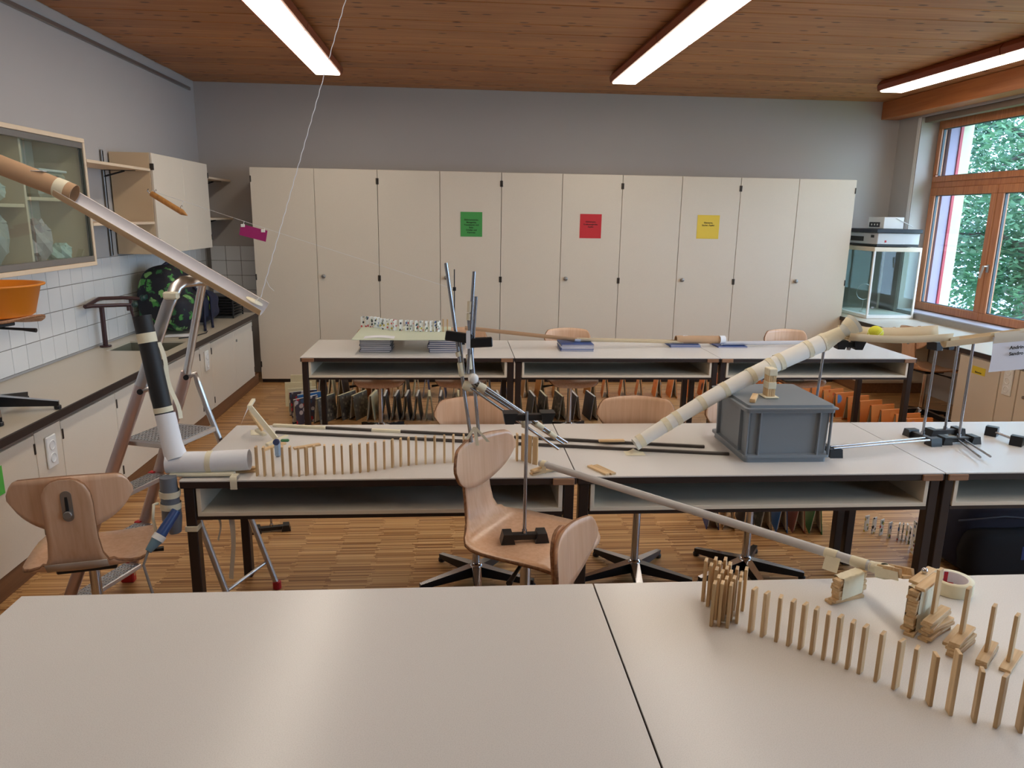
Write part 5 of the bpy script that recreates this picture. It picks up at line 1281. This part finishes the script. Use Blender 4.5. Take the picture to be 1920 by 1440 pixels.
# blue book stacks and gutter pieces
blue = [(52, 84, 150), (60, 96, 166), (220, 222, 230), (46, 74, 138), (70, 110, 176)]
book_stack(.80, 5.43, .25, .24, 4, .0125, blue, 'blue booklet in the stack under the joint of two cardboard gutters', 3)
book_stack(1.70, 5.60, .24, .22, 2, .0105, blue, 'blue booklet in the pair under the short cardboard tube', 4)
book_stack(2.08, 5.60, .24, .22, 1, .0105, [(44, 72, 140)], 'single blue booklet under the end of the short cardboard tube', 5)
def gut(p, q, r, m_, lab, name='cardboard_gutter'):
    t = thing(name, lab, 'gutter', p); trough(MB(), p, q, r, .0025, 14).build('channel', m_, t); return t
gA0, gA1 = aty(872, 612, 5.56), Vector((.965, 5.56, .80+.026))
tA = gut(gA0, gA1+Vector((.0, 0, .0)), .026, cardb, 'sloping brown cardboard gutter from the card board to the blue books'); MB().tube([gA1-Vector((.045, 0, -.003)), gA1], .0275, 14, inner=.001, a0=PI, a1=2*PI).build('tape', papr, tA)
gut(gA1+Vector((-.02, .0, .004)), Vector((1.80, 5.64, .776+.026)), .025, cardb2, 'level pale cardboard gutter between the two blue book stacks')
t = thing('cardboard_tube', 'short brown cardboard tube at the end of the level gutter', 'tube', (1.75, 5.64, .776)); MB().tube([(1.745, 5.64, .776+.033), (2.12, 5.66, .776+.030)], .0315, 22, inner=.002).build('tube', cardb, t)
for x in (1.80, 2.10): MB().tube([(x, 5.645, .776+.032), (x+.045, 5.65, .776+.032)], .0325, 18, inner=.001, jit=.02).build('tape', papr, t)
gut(Vector((2.13, 5.66, .787)), Vector((3.02, 5.66, .80)), .028, pvc, 'grey plastic half gutter running on towards the windows', 'plastic_gutter')

# ================================================================== books standing like tents on the floor
pagem = mat('book_pages', (206, 196, 176), .85, var=.06, scale=60)
def book_mesh(h, L, splay, th, cover, back):
    """open book standing on its cover edges, spine up along y"""
    mats = [cover, pagem, back]; m = MB(); a = splay
    parts = {}
    for sg in (-1, 1):
        M = Matrix.Translation((sg*.006, 0, h)) @ Matrix.Rotation(-sg*a, 4, 'Y')
        parts['cover' if sg < 0 else 'cover_'] = MB().box((sg*.002, 0, -h/2/math.cos(a)+.002), (.004, L, h/math.cos(a)-.006), .0008, 0, M)
        parts['pages' if sg < 0 else 'pages_'] = MB().box((-sg*(th/2), 0, -h/2/math.cos(a)+.006), (th, L-.012, h/math.cos(a)-.03), .001, 0, M)
    sp = MB().box((0, 0, h-.003), (.020, L, .006), .002)
    return {k: v.mesh('book_'+k.strip('_'), pagem if k[0] == 'p' else cover) for k, v in parts.items()}, sp.mesh('book_spine', back)
BK = {}
def book_now(kind, x, y, rz, label, group, h=.225, L=.24, splay=7, th=.006):
    if kind not in BK:
        cov, spn = KINDS[kind]; BK[kind] = book_mesh(h, L, R({'red': 6, 'blue': 6}.get(kind, splay)), th, cov, spn)
    parts, spine = BK[kind]
    t = thing('standing_book', label, 'book', (x, y, -.005), rz, group)
    for k, me in parts.items():
        o = bpy.data.objects.new('pages' if k[0] == 'p' else 'cover', me); col.objects.link(o); o.parent = t
    o = bpy.data.objects.new('spine', spine); col.objects.link(o); o.parent = t
LAID = []
def clash(a, b):
    (ax, ay, ar), (bx, by, br) = a, b; hw, hl = .0445, .122
    for r in (ar, br):
        for u in ((math.cos(r), math.sin(r)), (-math.sin(r), math.cos(r))):
            d = abs((bx-ax)*u[0]+(by-ay)*u[1]); e = 0
            for q in (ar, br): e += hw*abs(math.cos(q)*u[0]+math.sin(q)*u[1])+hl*abs(-math.sin(q)*u[0]+math.cos(q)*u[1])
            if d > e: return False
    return True
def lay(line, first=(1, 0)):
    """stand a line of books one after the other, each clear of those already standing"""
    px_, py_ = None, None
    for k, x, y, rz, lab, g in line:
        d = Vector(first) if px_ is None else Vector((x-px_, y-py_)).normalized()
        px_, py_ = x, y
        for i in range(80):
            if not any(clash((x, y, rz), b) for b in LAID): break
            x += d.x*.004; y += d.y*.004
        LAID.append((x, y, rz)); book_now(k, x, y, rz, lab, g)
QUEUE = []
def floor_book(*a): QUEUE.append(a)
def flush(rev=False, first=(1, 0)):
    lay(QUEUE[::-1] if rev else QUEUE[:], first); QUEUE.clear()
crm = mat('cream_spine', (222, 214, 178), .6); wht = mat('white_spine', (220, 220, 214), .6)
org = blotch('orange_cover', (228, 148, 78), [(226, 140, 64), (120, 150, 190), (214, 96, 44)], 14, .2); orgb = blotch('orange_blue_cover', (220, 134, 66), [(96, 150, 214), (220, 134, 66), (40, 44, 60), (230, 150, 80)], 9, .36)
KINDS = {'grey': (blotch('photo_cover', (92, 86, 76), [(120, 112, 98), (70, 64, 58), (150, 140, 120)], 30, .4), crm), 'red': (blotch('red_photo_cover', (70, 60, 70), [(190, 40, 50), (60, 80, 110), (200, 190, 190)], 24, .45), wht),
         'blue': (mat('blue_cover', (48, 106, 170), .5), wht), 'cream': (mat('cream_cover', (214, 206, 172), .6), crm), 'dark': (mat('dark_cover', (66, 68, 76), .5), wht), 'tan': (mat('tan_cover', (190, 138, 76), .6), crm),
         'orange': (org, mat('orange_spine', (224, 120, 50), .6)), 'orangeb': (orgb, mat('orange_spine2', (226, 140, 74), .6)), 'navy': (mat('navy_cover', (54, 70, 120), .5), wht), 'green': (mat('green_cover', (46, 120, 70), .5), wht), 'brownred': (mat('brown_red_cover', (150, 84, 60), .6), wht)}
g1_, g2_, g3_ = 'front line of standing books behind the back tables', 'rear line of standing books before the tall cupboards', 'curve of standing books at the sink end'
for px, k in ((647, 'grey'), (666, 'grey'), (688, 'cream'), (707, 'dark'), (730, 'dark'), (756, 'dark'), (779, 'dark'), (801, 'cream'), (822, 'dark'), (860, 'cream'), (898, 'grey'), (935, 'dark'), (975, 'cream'), (1000, 'dark'), (1021, 'grey'), (1051, 'grey'), (1080, 'dark'), (1111, 'dark')):
    p = atz(px, 790, 0); lab = {'grey': 'picture-covered book standing like a tent in the front line on the floor', 'cream': 'cream book standing like a tent in the front line on the floor', 'dark': 'dark grey book standing like a tent in the front line on the floor'}[k]
    floor_book(k, p.x, p.y+.14, R(ra.uniform(-3, 3)-(24 if px < 670 else 6 if px < 700 else 0)+(6 if px > 980 else 0)), lab, g1_)
flush()
for px, py, rz, k, lab in ((620, 796, -28, 'grey', 'picture-covered book at the sink end of the front line of tents'), (598, 797, -42, 'red', 'red picture book standing like a tent at the table leg'), (582, 793, -52, 'blue', 'bright blue book standing between two red picture books'), (562, 787, -62, 'red', 'second red picture book in the curve of tents'),
                       (552, 778, -74, 'cream', 'cream book in the curve of tents beside the red picture book'), (546, 766, -82, 'cream', 'outermost cream book in the curve of tents'), (556, 750, -88, 'cream', 'pale cream book at the far turn of the curve of tents')):
    p = atz(px, py, 0); floor_book(k, p.x+.05, p.y+.12, R(rz), lab, g3_)
flush(first=(-1, 0))
for px, k in ((598, 'navy'), (612, 'cream'), (628, 'dark'), (646, 'tan'), (660, 'tan'), (673, 'brownred'), (690, 'brownred'), (714, 'tan'), (738, 'dark'), (765, 'cream'), (795, 'navy'), (830, 'navy'), (856, 'dark'), (885, 'tan'), (915, 'dark'), (945, 'navy'), (985, 'tan'), (1014, 'tan'), (1044, 'tan'), (1078, 'tan'), (1108, 'tan')):
    p = atz(px, 745, 0); lab = {'navy': 'navy book standing in the rear line of tents', 'cream': 'cream book standing in the rear line of tents', 'dark': 'dark grey book standing in the rear line of tents', 'tan': 'tan book standing in the rear line of tents', 'brownred': 'reddish brown book standing in the rear line of tents'}[k]
    floor_book(k, p.x, p.y+.08, R(ra.uniform(-5, 5)), lab, g2_)
flush()
for px in (1137, 1170, 1201, 1235, 1263, 1297, 1322, 1350, 1378, 1405, 1432):
    p = atz(px, 745, 0); floor_book('orange' if px % 2 else 'orangeb', p.x, p.y+.08, R(ra.uniform(-5, 5)-8), 'orange workbook standing in the rear line of tents', 'orange workbooks in the rear line')
flush()
for i, (px, py) in enumerate(((1478, 716), (1498, 719), (1520, 722), (1542, 726), (1565, 731), (1588, 737), (1612, 744), (1636, 752), (1658, 760), (1678, 769), (1706, 777), (1728, 786))):
    p = atz(px, py, .22); floor_book('orangeb' if i % 2 else 'orange', p.x, p.y+.03, R(-66-1.5*i), 'orange workbook standing in the slanting line towards the window side', 'orange workbooks in the slanting line')
flush()
for i, (px, k, lab) in enumerate(((1398, 'navy', 'navy book with its tent under the crate table'), (1428, 'tan', 'tan book standing under the crate table'), (1452, 'dark', 'dark grey book standing under the crate table'), (1478, 'grey', 'picture-covered book standing under the crate table'), (1500, 'blue', 'blue book standing under the crate table'), (1522, 'brownred', 'reddish brown book standing under the crate table'), (1541, 'green', 'green book standing at the end of the line under the crate table'))):
    p = atz(px, 996+(px-1398)*.045, 0); floor_book(k, p.x, p.y+.12, R(-14+ra.uniform(-4, 4)), lab, 'line of books under the crate table')
flush(True)

# white picture cards on the floor under the window-end table
for a, b, rz in ((345, 520, 20), (420, 540, 25), (495, 560, 30), (575, 590, 30), (665, 600, 50), (705, 605, 58), (745, 610, 62), (775, 640, 64)):
    p = atz(1560+a/5.333, 900+b/5.333, 0); o = bpy.data.objects.new('picture_card', cd_); col.objects.link(o); o.location = (p.x, p.y+.01, .0003); o.rotation_euler = (0, 0, R(rz)); o.scale = (1, 1, 1.15)
    tag(o, 'white picture card standing on the floor under the window-end table', 'card', 'picture cards standing on the floor')
p = atz(1560+840/5.333, 900+770/5.333, 0); o = bpy.data.objects.new('picture_card', MB().box((0, 0, .09), (.10, .006, .18), .001).mesh('picture_card', cardm)); col.objects.link(o); o.location = (p.x, p.y+.02, .0003); o.rotation_euler = (0, 0, R(78)); tag(o, 'large picture card standing before the small cards on the floor', 'card')

# ================================================================== backpacks
def blob(mb, c, s, e=.55, nu=28, nv=18, amp=.03, seed=0, top=1.0):
    """soft rounded box"""
    rd = random.Random(seed); ph = [rd.uniform(0, 6) for _ in range(6)]; c = Vector(c)
    def fn(u, v):
        a = 2*PI*u; b = PI*(v-.5); pw = lambda x: math.copysign(abs(x)**e, x)
        x, y, z = pw(math.cos(b))*pw(math.cos(a)), pw(math.cos(b))*pw(math.sin(a)), pw(math.sin(b))
        k = 1+amp*(math.sin(5*x+ph[0])+math.sin(6*y+ph[1])+math.sin(7*z+ph[2]))
        tz = 1-(1-top)*max(0, z)
        return c+Vector((x*s[0]*k*tz, y*s[1]*k*tz, z*s[2]*(1+amp*math.sin(4*x+ph[3]))))
    mb.grid(fn, nu, nv); return mb
leafp = blotch('leaf_print', (16, 18, 30), [(70, 140, 66), (20, 24, 36), (44, 96, 56), (20, 24, 36), (120, 170, 100), (18, 22, 34)], 17, .5, .7, 0, 1.1)
nav = mat('navy_fabric', (22, 26, 52), .75, var=.25, scale=30, bump=.3, bscale=300); nav2 = mat('dark_fabric', (10, 11, 20), .8, var=.3, scale=40)
t = thing('backpack', 'black school backpack with green leaf print on the sink worktop', 'backpack', (-2.40, 6.55, KZ))
blob(MB(), (-2.43, 6.45, KZ+.285), (.19, .30, .27), .6, amp=.02, seed=2, top=.85).build('body', leafp, t)
blob(MB(), (-2.30, 6.35, KZ+.17), (.13, .22, .15), .6, amp=.03, seed=4).build('front_pocket', leafp, t)
blob(MB(), (-2.33, 6.85, KZ+.155), (.14, .20, .14), .65, amp=.04, seed=5).build('side_pocket', nav, t)
MB().tube([(-2.45, 6.30, KZ+.52), (-2.40, 6.42, KZ+.58), (-2.40, 6.52, KZ+.52)], .013, 8).build('handle', nav, t)
for i in range(2): MB().tube([(-2.26, 6.50+.18*i, KZ+.40), (-2.18, 6.55+.18*i, KZ+.25), (-2.17, 6.50+.2*i, KZ+.03), (-2.12, 6.35+.2*i, KZ+.012)], .012, 8).build('strap', nav, t)
MB().tube([(-2.20, 6.72, KZ+.30), (-2.19, 6.73, KZ+.14)], .005, 6).build('zip_tag', mat('lime_cord', (170, 214, 90), .6), t)
t = thing('rack', 'black wire rack standing at the far end of the sink worktop', 'rack', (-2.25, 7.35, KZ))
for i in range(8): MB().box((-2.26, 7.32, KZ+.025+.026*i), (.30, .34, .006), .001).build('tray', black, t)
for x in (-2.40, -2.12):
    for y in (7.16, 7.48): MB().box((x, y, KZ+.11), (.012, .012, .218), .001).build('post', black, t)
o = MB().grid(lambda u, v: (-2.36+.20*u, 6.02+.16*v+.03*u, KZ+.0015+.004*(1-math.cos(5*u))/2), 6, 4).build('paper_sheet', papr); tag(o, 'white papers lying on the worktop in front of the leaf-print backpack', 'paper')
o = MB().tube([(-2.20, 5.96, KZ+.005), (-2.12, 6.06, KZ+.005), (-2.08, 6.25, KZ+.005), (-2.10, 6.34, KZ+.005)], .005, 6).build('charging_cable', black); tag(o, 'thin black cable lying on the worktop beside the papers', 'cable')

t = thing('backpack', 'dark navy backpack on the floor under the window-end middle table', 'backpack', (2.70, 3.32, 0))
blob(MB(), (2.78, 3.36, .185), (.27, .16, .185), .5, amp=.015, seed=8, top=.9).build('body', nav, t)
blob(MB(), (2.74, 3.22, .14), (.22, .08, .13), .55, amp=.02, seed=9).build('front_pocket', nav2, t)
MB().tube([(2.62, 3.36, .355), (2.72, 3.38, .40), (2.84, 3.36, .35)], .014, 8).build('handle', nav2, t)
MB().tube([(2.93, 3.3, .36), (3.0, 3.22, .25), (3.02, 3.2, .06)], .02, 8).build('strap', nav2, t)
MB().tube([(2.50, 3.23, .30), (2.72, 3.20, .33), (2.94, 3.23, .30)], .004, 6).build('zip', mat('zip_grey', (50, 54, 70), .4), t)
MB().box((2.80, 3.142, .16), (.03, .006, .07), .002).build('badge', mat('badge_blue', (36, 66, 130), .5), t)

# ================================================================== odds and ends under the middle tables
def strip(px, py0, py1, y, w, label):
    a, b = aty(px, py0, y), aty(px+3, py1, y); t = thing('tape_strip', label, 'tape', b)
    MB().grid(lambda u, v: a.lerp(b, u)+Vector((w*(v-.5)+.006*math.sin(4*u), .008*math.sin(3*u+2*v), 0)), 10, 2).build('strip', mat('frosted_tape', (206, 196, 180), .5), t)
strip(433, 969, 1084, 2.724, .020, 'long frosted tape strip hanging from the shelf of the domino table')
strip(409, 969, 1012, 2.724, .010, 'short curled tape strip hanging from the shelf of the domino table')
p = atz(514, 1000, 0); t = thing('rod_stand', 'rod stand on the floor behind the stepladder under the domino table', 'stand', (p.x, p.y+.02, 0), group='laboratory rod stands')
stand_base(t, (p.x-.02, p.y+.03, .0005), R(12), L=.2); MB().tube([(p.x-.02, p.y+.03, .02), (p.x-.02, p.y+.03, .45)], .006, 10).build('rod', steel, t)
